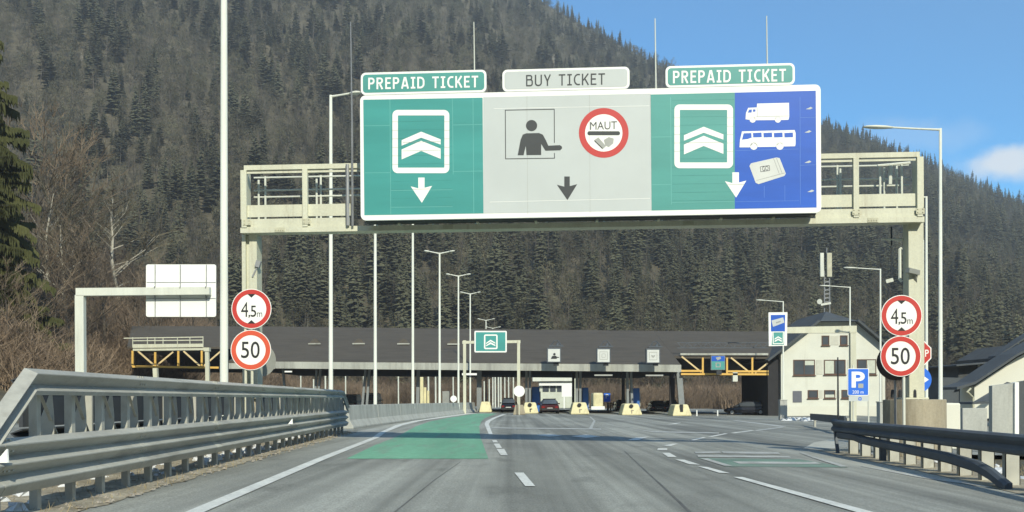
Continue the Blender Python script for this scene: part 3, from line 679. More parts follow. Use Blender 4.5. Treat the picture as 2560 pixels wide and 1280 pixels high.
# ------------------------------------------------------------------ right guardrail
rg = thing('guardrail', 'low dark guardrail along the right edge of the road, ending at a bent down stub', 'guardrail', (rgx(20), 20, zg(8, 20)))
def rp(y, z, off=0): return Vector((rgx(y) + off, y, zg(rgx(y), y) + z))
BOX = [(-.03, -.225), (.05, -.225), (.05, .09), (-.03, .09), (-.085, .055), (-.085, .005), (-.03, -.07), (-.085, -.14), (-.085, -.19)]
m = MB(); m.sweep([rp(y, .775) for y in (3, 8, 12, 14.6, 17, 20, 22, 24, 25.6)] + [rp(26.1, .80)], BOX, (1, 0, 0)); m.build('top_rail', M['galv_dark'], rg)  # shade of the road side is put into the dark rail colour
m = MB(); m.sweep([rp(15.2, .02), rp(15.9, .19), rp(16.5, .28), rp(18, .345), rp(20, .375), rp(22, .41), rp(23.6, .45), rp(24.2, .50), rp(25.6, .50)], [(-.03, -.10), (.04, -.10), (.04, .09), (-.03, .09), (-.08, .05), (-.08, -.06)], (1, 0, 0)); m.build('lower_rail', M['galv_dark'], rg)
m = MB(); m.beam(rp(26.1, .82), rp(25.75, -.02), .07, .10); m.build('end_strut', M['galv_dark'], rg)
y = 9.4; k = 0
while y < 26:
    m = MB(); q = rp(y, 0, .13); dark = k == 13
    m.box((q.x, q.y, q.z - .5), (q.x + .23, q.y + .012, q.z + .72)); m.box((q.x, q.y, q.z - .5), (q.x + .012, q.y + .11, q.z + .72)); m.box((q.x + .218, q.y, q.z - .5), (q.x + .23, q.y + .06, q.z + .72))
    m.build('post', M['galv_post'], rg); y += 1.05; k += 1
m = MB(); q = rp(22.4, 0, .06); m.box((q.x, q.y, q.z - .1), (q.x + .13, q.y + .1, q.z + .70)); m.build('brace_post', M['galv_dark'], rg)
# ------------------------------------------------------------------ concrete barrier segments on the left
BA, BB = GND(884, 1072), GND(1192, 1030.5)
nb = 9; bd = (BB - BA) / nb; bd.z = 0; bl = bd.length; bdir = bd.normalized(); brz = math.atan2(bdir.x, bdir.y)
seg = MB(); PR = [(-.30, 0), (.30, 0), (.30, .08), (.14, .36), (.09, .98), (-.09, .98), (-.14, .36), (-.30, .08)]
seg.prism([(a, 0, b) for a, b in PR], (0, bl - .05, 0))
ordn = ['first', 'second', 'third', 'fourth', 'fifth', 'sixth', 'seventh', 'eighth', 'ninth']
proto = None
for i in range(nb):
    p = BA + bd * i; p.z = zg(p.x, p.y)
    lab = 'grey concrete barrier segment, %s beyond the end of the left guardrail' % ordn[i] if i < nb - 1 else 'last grey concrete barrier segment, ending at the toll lanes'
    if proto is None: proto = seg.build('concrete_barrier', M['concrete'], bevel=.02); o = proto
    else: o = copy_tree(proto)
    o.location = p - Vector((.30 * bdir.y, 0, 0)); o.rotation_euler = (0, 0, -brz); tag(o, lab, 'barrier', 'concrete barrier segments along the green lane')
# ------------------------------------------------------------------ overhead gantry
def G0(px, Y): r = ray(px, CY); return Vector((r.x * Y, Y, 0))
GO, GE = G0(605, 25.4), G0(2312, 24.4); GAx = (GE - GO).normalized(); GN = Vector((GAx.y, -GAx.x, 0))
GLEN = (GE - GO).length
def gmap(d0): 
    def f(px, py, off=0):
        d = ray(px, py); t = ((d0 + off) - (EYEV - GO).dot(GN)) / d.dot(GN); return EYEV + d * t
    return f
def gs(px, d=0, py=500): return (gmap(d)(px, py) - GO).dot(GAx)
def gz(py, px=740, d=0): return gmap(d)(px, py).z
def fr(s, d, z): return Vector((GO.x, GO.y, 0)) + GAx * s + GN * d + Vector((0, 0, z))
def fbox(m, s0, s1, d0, d1, z0, z1, mi=0): return m.hexa([fr(s0, d1, z0), fr(s1, d1, z0), fr(s1, d0, z0), fr(s0, d0, z0), fr(s0, d1, z1), fr(s1, d1, z1), fr(s1, d0, z1), fr(s0, d0, z1)], mi)
ga = thing('overhead_gantry', 'cream steel gantry with a railed catwalk spanning the whole road', 'gantry', (GO + GE) / 2)
zs0, zs1 = gz(581), gz(568)
m = MB(); fbox(m, 0, GLEN, -.36, .05, zs0, zs1); fbox(m, .02, GLEN - .02, -.66, -.363, zs0 + .07, zs1 - .004)
m.build('catwalk', M['cream'], ga)
m = MB(); fbox(m, .12, GLEN - .12, -.65, -.37, zs0 + .05, zs0 + .068); m.build('underside_shade', M['dark_metal'], ga)  # dark plate painting in the shade under the catwalk
zt1, zt0 = gz(412), gz(424); zk1, zk0 = gz(511), gz(541); zl1, zl0 = gz(546), gz(565)
def rail_side(d):
    m = MB(); fbox(m, .10, GLEN - .10, d - .05, d + .05, zt0, zt1); m.build('top_rail', M['cream'], ga)
    m = MB(); fbox(m, .12, GLEN - .12, d - .02, d + .02, zt0 - .085, zt0 - .035); m.build('hand_rail', M['cream'], ga)
    for s0, s1 in ((.12, gs(876)), (gs(2036), GLEN - .12)):
        m = MB(); fbox(m, s0, s1, d - .03, d - .005, zk0, zk1); m.build('kick_panel', M['cream'], ga); m = MB(); fbox(m, s0 + .02, s1 - .02, d - .015, d + .012, zl0, zl1); fbox(m, s0 + .02, s1 - .02, d - .02, d + .03, zs1 + .003, zs1 + .05); m.build('lower_panel', M['cream'], ga)
    lefts = [gs(612), gs(764)]; rights = [gs(2139), gs(2298)]
    for s in lefts + rights + ([lefts[1] + 1.6 * k for k in range(1, 9)] if d < -.5 else []):
        m = MB(); fbox(m, s - .065, s + .065, d - .04, d + .07, zs1 + .002, zt0 - .002); m.build('railing_post', M['cream'], ga)
rail_side(0)
m = MB()
for z in (gz(429), gz(462), gz(479)): m.tube([fr(.15, -.6, z), fr(GLEN - .15, -.6, z)], .022, 6)
m.build('rear_rail', M['white_pole'], ga)
for k in range(12):
    m = MB(); s = .45 + k * (GLEN - .9) / 11; m.tube([fr(s, -.6, zs1), fr(s, -.6, gz(426))], .028, 6); m.build('rear_post', M['white_pole'], ga)
m = MB(); 
for s in (gs(630), gs(778), gs(2116), gs(2228)): m.tube([fr(s, -.55, zs1), fr(s, -.55, zt0 - .12)], .028, 6)
m.build('cable_standard', M['white_pole'], ga)
m = MB()                                                        # end plates
fbox(m, 0.0, .10, -.5, .02, zk0 - .05, zt0 + .01); m.build('end_plate', M['cream'], ga); m = MB(); fbox(m, GLEN - .10, GLEN, -.5, .02, zk0 - .05, zt0 + .01); m.build('end_plate', M['cream'], ga)
m = MB()                                                        # folded ladder cage at the right end
sl = gs(2213); sr = gs(2290)
for s in (sl, gs(2268)): m.tube([fr(s, -.4, gz(515)), fr(s, -.4, gz(432))], .03, 6)
m.tube([fr(sl - .06, -.4, gz(434)), fr(sr, -.4, gz(428))], .035, 6); m.tube([fr(gs(2240), -.4, gz(430)), fr(gs(2238), -.4, gz(480))], .05, 6); m.build('access_hatch', M['white_pole'], ga)
m = MB(); fbox(m, gs(2262, -.5, 800), gs(2300, -.5, 800), -.62, -.2, 1.15, zs0 + .066); fbox(m, gs(2252, -.5, 800), gs(2310, -.5, 800), -.85, -.18, 1.105, 1.149)
m.build('leg', M['cream'], ga, bevel=.01)
m = MB(); a, b = gs(615, -.5, 800), gs(652, -.5, 800); fbox(m, a, a + .10, -.62, -.2, 1.23, zs0 - .004); fbox(m, b - .19, b, -.62, -.2, 1.23, zs0 - .004); fbox(m, a + .10, b - .19, -.6, -.28, 1.23, zs0 - .02); m.build('leg', M['cream'], ga)
for pxl in (2233, 2252, 2288):
    m = MB(); p = fr(gs(pxl, -.18, 990), -.22, 1.15); m.tube([p, p + Vector((0, 0, .16)), p + Vector((0, 0, .2))], [.05, .045, .025], 8); m.build('anchor_bolt', M['dark_metal'], ga)
pl = fr(gs(2286, -.5, 1030), -.5, 0); zpl = zg(pl.x, pl.y)
m = MB(); n = 28
m.tube([(pl.x, pl.y, zpl - .6), (pl.x, pl.y, 1.09), (pl.x, pl.y, 1.10)], [.74, .74, .72], n); m.build('plinth', M['concrete_tan'], ga)
pq = fr(gs(624, -.5, 1000), -.5, 0); m = MB(); m.tube([(pq.x, pq.y, -.2), (pq.x, pq.y, 1.22)], .27, 20); m.build('plinth', M['concrete_tan'], ga)
for px, py0, py1, d in ((880, 55, 565, .12), (1188, 55, 560, -.7), (1641, 46, 560, -.7), (1920, 40, 560, -.7)):
    m = MB(); s = gs(px, d, 300); z1 = gz(py0, px, d); z0 = gz(py1, px, d) if d > 0 else zs1
    m.tube([fr(s, d, z0), fr(s, d, z0 + 2.5), fr(s - .02, d, z1)], [.032, .026, .013], 6); m.build('lightning_rod', M['white_pole'] if d < 0 else M['grey_metal'], ga)
m = MB(); s = gs(871); m.tube([fr(s, .1, gz(568)), fr(s, .1, gz(416))], .045, 8); m.build('standpipe', M['grey_metal'], ga)
m = MB()                                                        # ladder and pipes beside the right leg
s = gs(2246, -.5, 660); m.tube([fr(gs(2250, -.5), -.4, gz(622, 2250, -.5)), fr(s, -.4, gz(625, 2250, -.5)), fr(s, -.4, gz(700, 2250, -.5)), fr(gs(2250, -.5), -.4, gz(705, 2250, -.5))], .04, 7); m.build('grab_rail', M['white_pole'], ga)
m = MB(); s = gs(2229, -.6, 660); m.tube([fr(s, -.6, zs0), fr(s, -.6, gz(705, 2229, -.6))], .02, 6); m.build('cable_bracket', M['dark_metal'], ga); m = MB(); m.tube([fr(gs(2203, -.6), -.6, gz(598, 2203, -.6)), fr(gs(2258, -.6), -.6, gz(600, 2250, -.6))], .03, 6); m.build('cable_arm', M['white_pole'], ga); m = MB(); p = fr(gs(2214, -.6), -.6, gz(704, 2214, -.6)); m.beam(p, p + Vector((.16, -.05, .04)), .07, .09); m.build('camera_box', M['white_pole'], ga)
m = MB(); c = fr(gs(2284, -.2, 683), -.12, gz(683, 2284, -.2)); m.beam(c + Vector((-.22, -.1, .05)), c + Vector((.10, .05, 0)), .13, .12); m.beam(c, c + Vector((.08, .1, -.22)), .05, .05); m.build('camera_box', M['sign_back'], ga)
m = MB(); c = fr(gs(643, -.2, 665), -.2, gz(668, 643, -.2)); m.beam(c, c + Vector((.05, 0, .16)), .12, .12); m.beam(c, c + Vector((-.12, 0, -.25)), .04, .04); m.build('camera_box', M['grey_metal'], ga)
m = MB()
for px in (1000, 1195, 1340, 1492, 1645, 1800, 1930):
    s = gs(px, .1); m = MB(); fbox(m, s - .03, s + .03, .06, .30, zs1 - .02, zs1 + .06); m.build('board_bracket', M['cream'], ga)
for px in (700, 1120, 1720, 2180):
    s = gs(px); m = MB(); fbox(m, s - .13, s + .13, .051, .062, zs0 + .012, zs1 - .012)
    for q in (-.09, -.03, .03, .09): fbox(m, s + q - .012, s + q + .012, .0625, .078, zs0 + .045, zs0 + .07)
    m.build('splice_plate', M['cream_dark'], ga)
for px in (619, 768, 2139, 2298):
    s = gs(px); m = MB(); fbox(m, s - .10, s + .10, .072, .084, zs1 + .06, zs1 + .20)
    for q in (-.06, .06):
        for zz in (.09, .165): fbox(m, s + q - .012, s + q + .012, .0845, .10, zs1 + zz, zs1 + zz + .024)
    m.build('foot_plate', M['cream_dark'], ga)
# main sign board -------------------------------------------------
DB = .62
bs0 = (gs(897, DB, 240) + gs(905, DB, 550)) / 2; bs1 = (gs(2053, DB, 212) + gs(2052, DB, 530)) / 2
bz1 = (gz(238, 900, DB) + gz(212, 2050, DB)) / 2; bz0 = (gz(551, 905, DB) + gz(532, 2050, DB)) / 2
bo = thing('lane_sign_board', 'wide overhead toll lane sign in green, white and blue on the gantry', 'road sign', fr((bs0 + bs1) / 2, DB, bz0))
def rr3(s0, s1, z0, z1, r, d): return [fr(a, d, b) for a, b in rrect(s0, z0, s1, z1, r)]
m = MB(); m.prism(rr3(bs0, bs1, bz0, bz1, .13, DB), -GN * .10); m.build('border_panel', M['white'], bo)
m = MB()
for k in range(8): fbox(m, bs0 + .5 + k * 1.5, bs0 + .58 + k * 1.5, DB - .5, DB - .11, bz0 + .1, bz1 - .2)
fbox(m, bs0 + .1, bs1 - .1, DB - .5, DB - .12, bz0 - .02, bz0 + .09); m.build('mounting_frame', M['dark_metal'], bo)
gm = gmap(DB)
def gq(x0, x1, ya, yb, yc, yd): return [(x0, ya), (x1, yb), (x1, yc), (x0, yd)]
def Zb(x, y): return (860 + x / 2.909, 140 + y / 2.909)
def Zc(x, y): return (1580 + x / 2.9096, 140 + y / 2.909)
def dec(name, loops, mt, off, parent=bo, mapf=None):
    m = MB()
    for l in loops: m.flat(l, mapf or gm, off)
    return m.build(name, mt, parent)
def lines(name, segs, wpx, mt, off, parent=bo, mapf=None):
    L = []
    for (a, b) in segs:
        dx, dy = b[0] - a[0], b[1] - a[1]; n = math.hypot(dx, dy); nx, ny = -dy / n * wpx / 2, dx / n * wpx / 2
        L.append([[(a[0] + nx, a[1] + ny), (b[0] + nx, b[1] + ny), (b[0] - nx, b[1] - ny), (a[0] - nx, a[1] - ny)]])
    return dec(name, L, mt, off, parent, mapf)
gf = dec('green_field', [[[Zb(140, 318), Zb(1008, 303), Zb(1014, 1145), Zb(148, 1158)]]], M['teal'], .003)
dec('white_field', [[[Zb(1012, 300), (1627, 234), (1629, 526), Zb(1014, 1145)]]], M['panel_grey'], .003)
gf2 = dec('green_field', [[[Zc(134, 280), Zc(748, 266), Zc(748, 1112), Zc(142, 1124)]]], M['teal2'], .003)
bf = dec('blue_field', [[[Zc(748, 266), Zc(1337, 252), Zc(1343, 1102), Zc(748, 1112)]]], M['blue'], .003)
lines('panel_seam', [(Zb(146, 508), Zb(332, 505)), (Zb(152, 850), Zb(338, 848)), (Zb(788, 502), Zb(1008, 497)), (Zb(792, 841), Zb(1008, 836)), (Zb(334, 318), Zb(340, 1150)), (Zb(788, 312), Zb(794, 860)), (Zb(938, 308), Zb(944, 1145)), (Zb(342, 978), Zb(790, 972)), (Zb(342, 1100), Zb(790, 1095))], 1.3, M['teal_seam'], .005, gf)
lines('panel_groove', [(Zb(345, 478 + 62 * k), Zb(785, 470 + 62 * k)) for k in range(11)], .8, M['teal_line'], .0045, gf)
lines('panel_seam', [(Zc(138, 590), Zc(290, 587)), (Zc(140, 936), Zc(290, 933)), (Zc(280, 300), Zc(287, 1080)), (Zc(290, 1065), Zc(740, 1058))], 1.3, M['teal_seam'], .005, gf2)
lines('panel_groove', [(Zc(290, 322 + 61 * k), Zc(745, 316 + 61 * k)) for k in range(13)], .8, M['teal_line'], .0045, gf2)
lines('panel_seam', [(Zc(1222, 448), Zc(1335, 446)), (Zc(1225, 795), Zc(1338, 791)), (Zc(752, 688), Zc(1210, 676)), (Zc(752, 1060), Zc(1215, 1052)), (Zc(1112, 940), Zc(1112, 1055)), (Zc(962, 945), Zc(962, 1030)), (Zc(1222, 300), Zc(1225, 1080))], 1.2, M['blue_seam'], .005, bf)
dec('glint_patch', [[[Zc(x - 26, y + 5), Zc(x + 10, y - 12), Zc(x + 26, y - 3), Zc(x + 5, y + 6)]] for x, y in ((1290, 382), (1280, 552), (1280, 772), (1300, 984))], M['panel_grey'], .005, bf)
lines('sheet_joint', [(Zb(x0, 478 + 62 * k), Zb(x1, 478 + 62 * k)) for k in range(6) for x0, x1 in ((353, 391), (731, 765))] + [(Zb(425, 628), Zb(700, 622)), (Zb(425, 690), Zb(700, 684)), (Zb(500, 970), Zb(625, 966))], .8, M['card'], .009)
lines('sheet_joint', [(Zc(x0, 450 + 61 * k), Zc(x1, 449 + 61 * k)) for k in range(5) for x0, x1 in ((309, 347), (693, 734))] + [(Zc(382, 632), Zc(660, 626)), (Zc(690, 936), Zc(820, 933))], .8, M['card'], .009)
lines('panel_seam', [(Zb(1330, 290), Zb(1336, 1150)), (Zb(1785, 282), Zb(1790, 1140))], .7, M['card'], .005)
lines('panel_seam', [(Zb(1090, 382), Zb(2220, 362)), (Zb(1060, 1062), Zb(2225, 1035))], 1.0, M['white'], .005)
def chev(Z, x0, x1, ymid, ya, h, tilt=0):          # two stacked chevrons, picture coordinates in a zoom frame
    xm = (x0 + x1) / 2
    return [[[Z(x0, ymid + 62 + tilt), Z(xm, ymid), Z(x1, ymid + 56), Z(x1, ymid + 94), Z(xm, ymid + 44), Z(x0, ymid + 102 + tilt)]], [[Z(x0, ymid + 130), Z(xm, ymid + 66), Z(x1, ymid + 124), Z(x1, ymid + 198), Z(xm, ymid + 140), Z(x0, ymid + 202)]]]
fo = [Zb(x, y) for x, y in rrect(352, 392, 766, 852, 38)]; fi = [Zb(x, y) for x, y in rrect(392, 432, 730, 812, 4)]
dec('lane_frame', [[fo, fi]], M['white'], .006); dec('chevron', chev(Zb, 419, 703, 550, 0, 0), M['white'], .006)
def arrow(Z, xc, y0, wst, wh, ysh, ytip): return [[[Z(xc - wst, y0), Z(xc + wst, y0), Z(xc + wst, ysh), Z(xc + wh, ysh - 8), Z(xc + 2, ytip), Z(xc - wh, ysh - 2), Z(xc - wst, ysh + 12)]]]
def arrow2(Z, xc, y0, wst, wh, ysh, ytip): return [[[Z(xc - wst, y0), Z(xc + wst, y0), Z(xc + wst, ysh + 14), Z(xc + wh, ysh), Z(xc + 3, ytip), Z(xc - wh, ysh + 4), Z(xc - wst, ysh + 18)]]]
dec('down_arrow', arrow2(Zb, 563, 884, 23, 78, 944, 1068), M['white'], .006)
fo = [Zc(x, y) for x, y in rrect(308, 352, 735, 816, 38)]; fi = [Zc(x, y) for x, y in rrect(348, 392, 692, 774, 4)]
dec('lane_frame', [[fo, fi]], M['white'], .006); dec('chevron', chev(Zc, 378, 665, 514, 0, 0), M['white'], .006)
dec('down_arrow', arrow2(Zc, 754, 846, 24, 78, 906, 1030), M['white'], .006)
dec('down_arrow', arrow2(Zb, 1622, 876, 20, 74, 932, 1048), M['charcoal'], .006)
lines('counter_frame', [(Zb(1172, 394), Zb(1530, 387)), (Zb(1173, 392), Zb(1175, 749)), (Zb(1173, 748), Zb(1532, 743)), (Zb(1529, 387), Zb(1530, 632)), (Zb(1530, 705), Zb(1531, 745))], 2.0, M['charcoal'], .006)
torso = [(1263, 722), (1284, 610), (1300, 572), (1325, 562), (1418, 560), (1446, 572), (1468, 612), (1486, 652), (1570, 648), (1584, 657), (1586, 672), (1572, 686), (1465, 689), (1434, 640), (1434, 720), (1327, 721), (1322, 655), (1306, 722)]
dec('clerk_pictogram', [[[Zb(*q) for q in torso]], [[Zb(x, y) for x, y in circ(1364, 506, 41, 28)]]], M['charcoal'], .006)
ring = dec('red_ring', [[[Zb(x, y) for x, y in circ(1889, 559, 181, 56)], [Zb(x, y) for x, y in circ(1889, 559, 136, 48)]]], M['red3'], .006)
dec('toll_disc', [[[Zb(x, y) for x, y in circ(1889, 559, 137, 48)]]], M['white'], .0045)
def lett(name, txt, quad, mt, off, bold=0., parent=bo, mapf=None):
    p, t = text_tris(txt, quad, bold); m = MB(); m.tris(p, t, mapf or gm, off); return m.build(name, mt, parent)
lett('lettering', 'MAUT', [Zb(1790, 480), Zb(1985, 474), Zb(1985, 532), Zb(1790, 537)], M['charcoal'], .008, .0)
dec('bar', [[[Zb(x, y) for x, y in rrect(1770, 547, 2008, 576, 14)]]], M['charcoal'], .008)
dec('card_icon', [[[Zb(1818, 612), Zb(1850, 592), Zb(1905, 655), Zb(1880, 678)]], [[Zb(1890, 610), Zb(1925, 590), Zb(1962, 600), Zb(1958, 635), Zb(1925, 662), Zb(1900, 650)]]], M['card'], .008)
lines('card_stripe', [(Zb(1822, 616), Zb(1880, 672))], 2.2, M['charcoal'], .010)
# lorry, coach and toll box pictograms on the blue field
lorry = [(826, 460), (829, 415), (845, 377), (908, 374), (910, 346), (1142, 340), (1144, 440), (1138, 464), (1084, 466), (1060, 440), (1038, 466), (902, 467), (878, 440), (854, 464)]
dec('lorry_pictogram', [[[Zc(*q) for q in lorry]]] + [[[Zc(x, y) for x, y in circ(cx, 463, 22, 20)]] for cx in (878, 1061)], M['white'], .006)
dec('lorry_window', [[[Zc(842, 412), Zc(852, 390), Zc(872, 389), Zc(870, 411)]], [[Zc(880, 389), Zc(898, 388), Zc(898, 404), Zc(880, 406)]]], M['blue'], .008)
lines('lorry_outline', [(Zc(911, 374), Zc(911, 440)), (Zc(905, 440), Zc(1142, 436))], .9, M['mid_grey'], .008)
coach = [(782, 664), (786, 610), (800, 548), (1183, 538), (1190, 560), (1190, 640), (1186, 656), (1106, 658), (1076, 630), (1046, 660), (918, 662), (886, 632), (856, 664)]
dec('coach_pictogram', [[[Zc(*q) for q in coach]]] + [[[Zc(x, y) for x, y in circ(cx, 655, 27, 20)]] for cx in (886, 1076)], M['white'], .006)
dec('coach_window', [[[Zc(800, 608), Zc(812, 562), Zc(868, 560), Zc(870, 594), Zc(840, 604)]]] + [[[Zc(x0, 560), Zc(x0 + 62, 557), Zc(x0 + 64, 590), Zc(x0 + 2, 592)]] for x0 in (880, 956, 1032, 1108)], M['blue'], .008)
box_ = [(854, 800), (866, 780), (1050, 738), (1074, 742), (1119, 855), (1108, 872), (920, 932), (900, 922)]
dec('toll_box_pictogram', [[[Zc(*q) for q in box_]]], M['signal_white'], .006)
lines('toll_box_edge', [(Zc(905, 905), Zc(1112, 850)), (Zc(1030, 745), Zc(1072, 858)), (Zc(1050, 742), Zc(1092, 852))], 1.0, M['mid_grey'], .008)
lett('lettering', 'GO', [Zc(945, 806), Zc(990, 798), Zc(994, 830), Zc(950, 838)], M['charcoal'], .008)
lines('badge_outline', [(Zc(933, 806), Zc(998, 796)), (Zc(936, 842), Zc(1002, 832)), (Zc(933, 806), Zc(936, 842)), (Zc(998, 796), Zc(1002, 832))], 1.2, M['charcoal'], .008)
# condensed road-sign capitals drawn as mitred strokes
def stroke_strip(pl, sw):
    n = len(pl); L = []; Rr = []
    for i, (x, y) in enumerate(pl):
        def nrm(a, b): d = math.hypot(b[0] - a[0], b[1] - a[1]); return (-(b[1] - a[1]) / d, (b[0] - a[0]) / d)
        if i == 0: nx, ny = nrm(pl[0], pl[1]); k = 1
        elif i == n - 1: nx, ny = nrm(pl[-2], pl[-1]); k = 1
        else:
            a = nrm(pl[i - 1], pl[i]); b = nrm(pl[i], pl[i + 1]); nx, ny = a[0] + b[0], a[1] + b[1]; q = math.hypot(nx, ny); nx /= q; ny /= q; k = 1 / max(.4, nx * a[0] + ny * a[1])
        L.append((x + nx * sw / 2 * k, y + ny * sw / 2 * k)); Rr.append((x - nx * sw / 2 * k, y - ny * sw / 2 * k))
    return L + Rr, [(i, i + 1, n + i + 1, n + i) for i in range(n - 1)]
def cap_strokes(ch, s):
    h = s / 2
    def bowl(x0, x1, y0, y1, r):
        p = [(x0, y1 - h)]; cy1 = y1 - h - r; cy0 = y0 + h + r; cx = x1 - h - r
        p += [(cx + r * math.sin(R(a)), cy1 + r * math.cos(R(a))) for a in range(0, 91, 18)] + [(cx + r * math.cos(R(a)), cy0 - r * math.sin(R(a))) for a in range(0, 91, 18)] + [(x0, y0 + h)]
        return p
    st = [(h, 0), (h, 1)]
    if ch == 'P': return .56, [st, bowl(s, .56, .42, 1, .18)]
    if ch == 'R': return .60, [st, bowl(s, .57, .44, 1, .18), [(.30, .44), (.60 - h, 0)]]
    if ch == 'B': return .60, [st, bowl(s, .55, .52, 1, .15), bowl(s, .60, 0, .52 + s, .17)]
    if ch == 'D': return .64, [st, bowl(s, .64, 0, 1, .30)]
    if ch == 'E': return .50, [st, [(s, 1 - h), (.50, 1 - h)], [(s, .52), (.45, .52)], [(s, h), (.50, h)]]
    if ch == 'I': return .40, [[(.20, s), (.20, 1 - s)], [(0, 1 - h), (.40, 1 - h)], [(0, h), (.40, h)]]
    if ch == 'T': return .58, [[(.29, 0), (.29, 1 - s)], [(0, 1 - h), (.58, 1 - h)]]
    if ch == 'A': return .68, [[(h * .9, 0), (.34 - h * .35, 1)], [(.68 - h * .9, 0), (.34 + h * .35, 1)], [(.19, .27), (.49, .27)]]
    if ch == 'K': return .60, [st, [(s, .42), (.58 - h * .4, 1)], [(.26, .56), (.60 - h * .5, 0)]]
    if ch == 'Y': return .62, [[(.31, 0), (.31, .42)], [(h, 1), (.31, .42)], [(.62 - h, 1), (.31, .42)]]
    if ch == 'U': return .62, [[(h, 1), (h, .28)] + [(.31 - (.31 - h) * math.cos(R(a)), .28 - (.28 - h) * math.sin(R(a))) for a in range(15, 180, 15)] + [(.62 - h, .28), (.62 - h, 1)]]
    if ch == 'C': return .54, [[(.54, 1 - h - .01), (.38, 1 - h)] + [(.36 - (.36 - h) * math.sin(R(a)), .5 + (.5 - h) * math.cos(R(a))) for a in range(10, 175, 15)] + [(.38, h), (.54, h + .01)]]
    return .34, []
def sign_text(name, txt, quad, mt, sw, off, parent):
    x = 0; S = []; words = [[]]
    for ch in txt:
        w_, st = cap_strokes(ch, sw); x += w_ + .17
        if ch == ' ': words.append([])
        else: words[-1] += [[(x - w_ - .17 + a, b) for a, b in pl] for pl in st]
    W = x - .17
    for S in words:
        m = MB()
        for i, pl in enumerate(S):
            v, f = stroke_strip(pl, sw); m.add([gm(*bil(quad, a / W, 1 - b), off + .0007 * (i % 4)) for a, b in v], f)
        m.build(name, mt, parent)
# three header boards on top ---------------------------------------
def header(label, q, face, letters, txt, tq, bold):
    s0, s1 = gs(q[0], DB, q[4]), gs(q[1], DB, q[4]); z1 = (gz(q[2], q[0], DB) + gz(q[3], q[1], DB)) / 2; z0 = bz1 + .012
    h = thing('header_sign', label, 'road sign', fr((s0 + s1) / 2, DB, z0), 'header signs over the lane board')
    m = MB(); m.prism(rr3(s0, s1, z0, z1, .12, DB), -GN * .06); m.build('border_panel', M['white'], h)
    b = .052; m = MB(); m.prism(rr3(s0 + b, s1 - b, z0 + b, z1 - b, .08, DB + .004), -GN * .002); m.build('face', face, h)
    sign_text('lettering', txt, tq, letters, bold, .008, h)
header('green PREPAID TICKET header on the left, over the plain green panel', (902, 1216, 181, 175, 205), M['teal2'], M['white'], 'PREPAID TICKET', [Zb(176, 158), Zb(976, 143), Zb(976, 228), Zb(176, 243)], .155)
header('light grey BUY TICKET header with dark letters, in the middle', (1256, 1574, 174, 167, 200), M['panel_grey'], M['charcoal'], 'BUY TICKET', [Zb(1324, 138), Zb(1898, 125), Zb(1898, 208), Zb(1324, 221)], .12)
header('green PREPAID TICKET header on the right, partly over the blue panel', (1664, 1987, 166, 157, 190), M['teal2'], M['white'], 'PREPAID TICKET', [Zc(298, 108), Zc(1120, 93), Zc(1120, 184), Zc(298, 199)], .155)
# ------------------------------------------------------------------ round sign pairs on posts
def disc3(m, c, r, th, n=40):
    m.prism([(c.x + r * math.cos(2 * math.pi * k / n), c.y, c.z + r * math.sin(2 * math.pi * k / n)) for k in range(n)], (0, th, 0)); return m
def sign_pair(label, pxp, Y, c1, r1, c2, r2, red_a, red_b, zfoot):
    base = P(pxp, 1000, Y); t = thing('sign_post', label, 'road sign', (base.x, Y, zfoot), 'signs on posts by the gantry legs'); mp = plane(Y)
    top = P(pxp, c1[1] - r1 * .8, Y).z
    for dx in ((-8, 8) if pxp < 1000 else (6,)):
        m = MB(); x = P(pxp + dx, 900, Y + .06).x; m.tube([(x, Y + .06, zfoot), (x, Y + .06, top)], .035, 10); m.build('post', M['cream'] if pxp < 1000 else M['white_pole'], t)
    for nm, c, r, red in (('height_limit_disc', c1, r1, red_a), ('speed_limit_disc', c2, r2, red_b)):
        cc = P(c[0], c[1], Y); rw = r * Y / F
        d = disc3(MB(), cc, rw, .02).build(nm, M['white'], t); mm = lambda a, b, off, Y=Y: P(a, b, Y - off)
        dec('red_rim', [[circ(c[0], c[1], r * .965, 48), circ(c[0], c[1], r * (.745 if nm[0] == 'h' else .735), 44)]], red, .004, d, mm)
        x, y = c
        if nm[0] == 'h':
            k = r / 50
            lett('lettering', '4', [(x - 26 * k, y - 17 * k), (x - 8 * k, y - 17 * k), (x - 8 * k, y + 20 * k), (x - 26 * k, y + 20 * k)], M['black'], .006, -.004, d, mm)
            lett('lettering', '5', [(x - 2 * k, y - 8 * k), (x + 12 * k, y - 8 * k), (x + 12 * k, y + 20 * k), (x - 2 * k, y + 20 * k)], M['black'], .006, .004, d, mm)
            dec('comma', [[[(x - 7 * k, y + 15 * k), (x - 3 * k, y + 15 * k), (x - 4 * k, y + 20 * k), (x - 7 * k, y + 24 * k)]]], M['black'], .006, d, mm)
            lett('lettering', 'm', [(x + 14 * k, y + 9 * k), (x + 27 * k, y + 9 * k), (x + 27 * k, y + 20 * k), (x + 14 * k, y + 20 * k)], M['charcoal'], .006, -.004, d, mm)
            dec('height_marker', [[[(x - 10 * k, y - 37 * k), (x + 10 * k, y - 37 * k), (x, y - 28 * k)]], [[(x - 10 * k, y + 37 * k), (x, y + 28 * k), (x + 10 * k, y + 37 * k)]]], M['black'], .006, d, mm)
        else:
            k = r / 50
            lett('lettering', '50', [(x - 24 * k, y - 21 * k), (x + 22 * k, y - 21 * k), (x + 22 * k, y + 20 * k), (x - 24 * k, y + 20 * k)], M['black'], .006, .004, d, mm)
sign_pair('height limit 4,5 m above speed limit 50 on the left gantry leg', 622, 24.6, (628.5, 772), 50, (627, 875), 50.5, M['red'], M['red2'], .1)
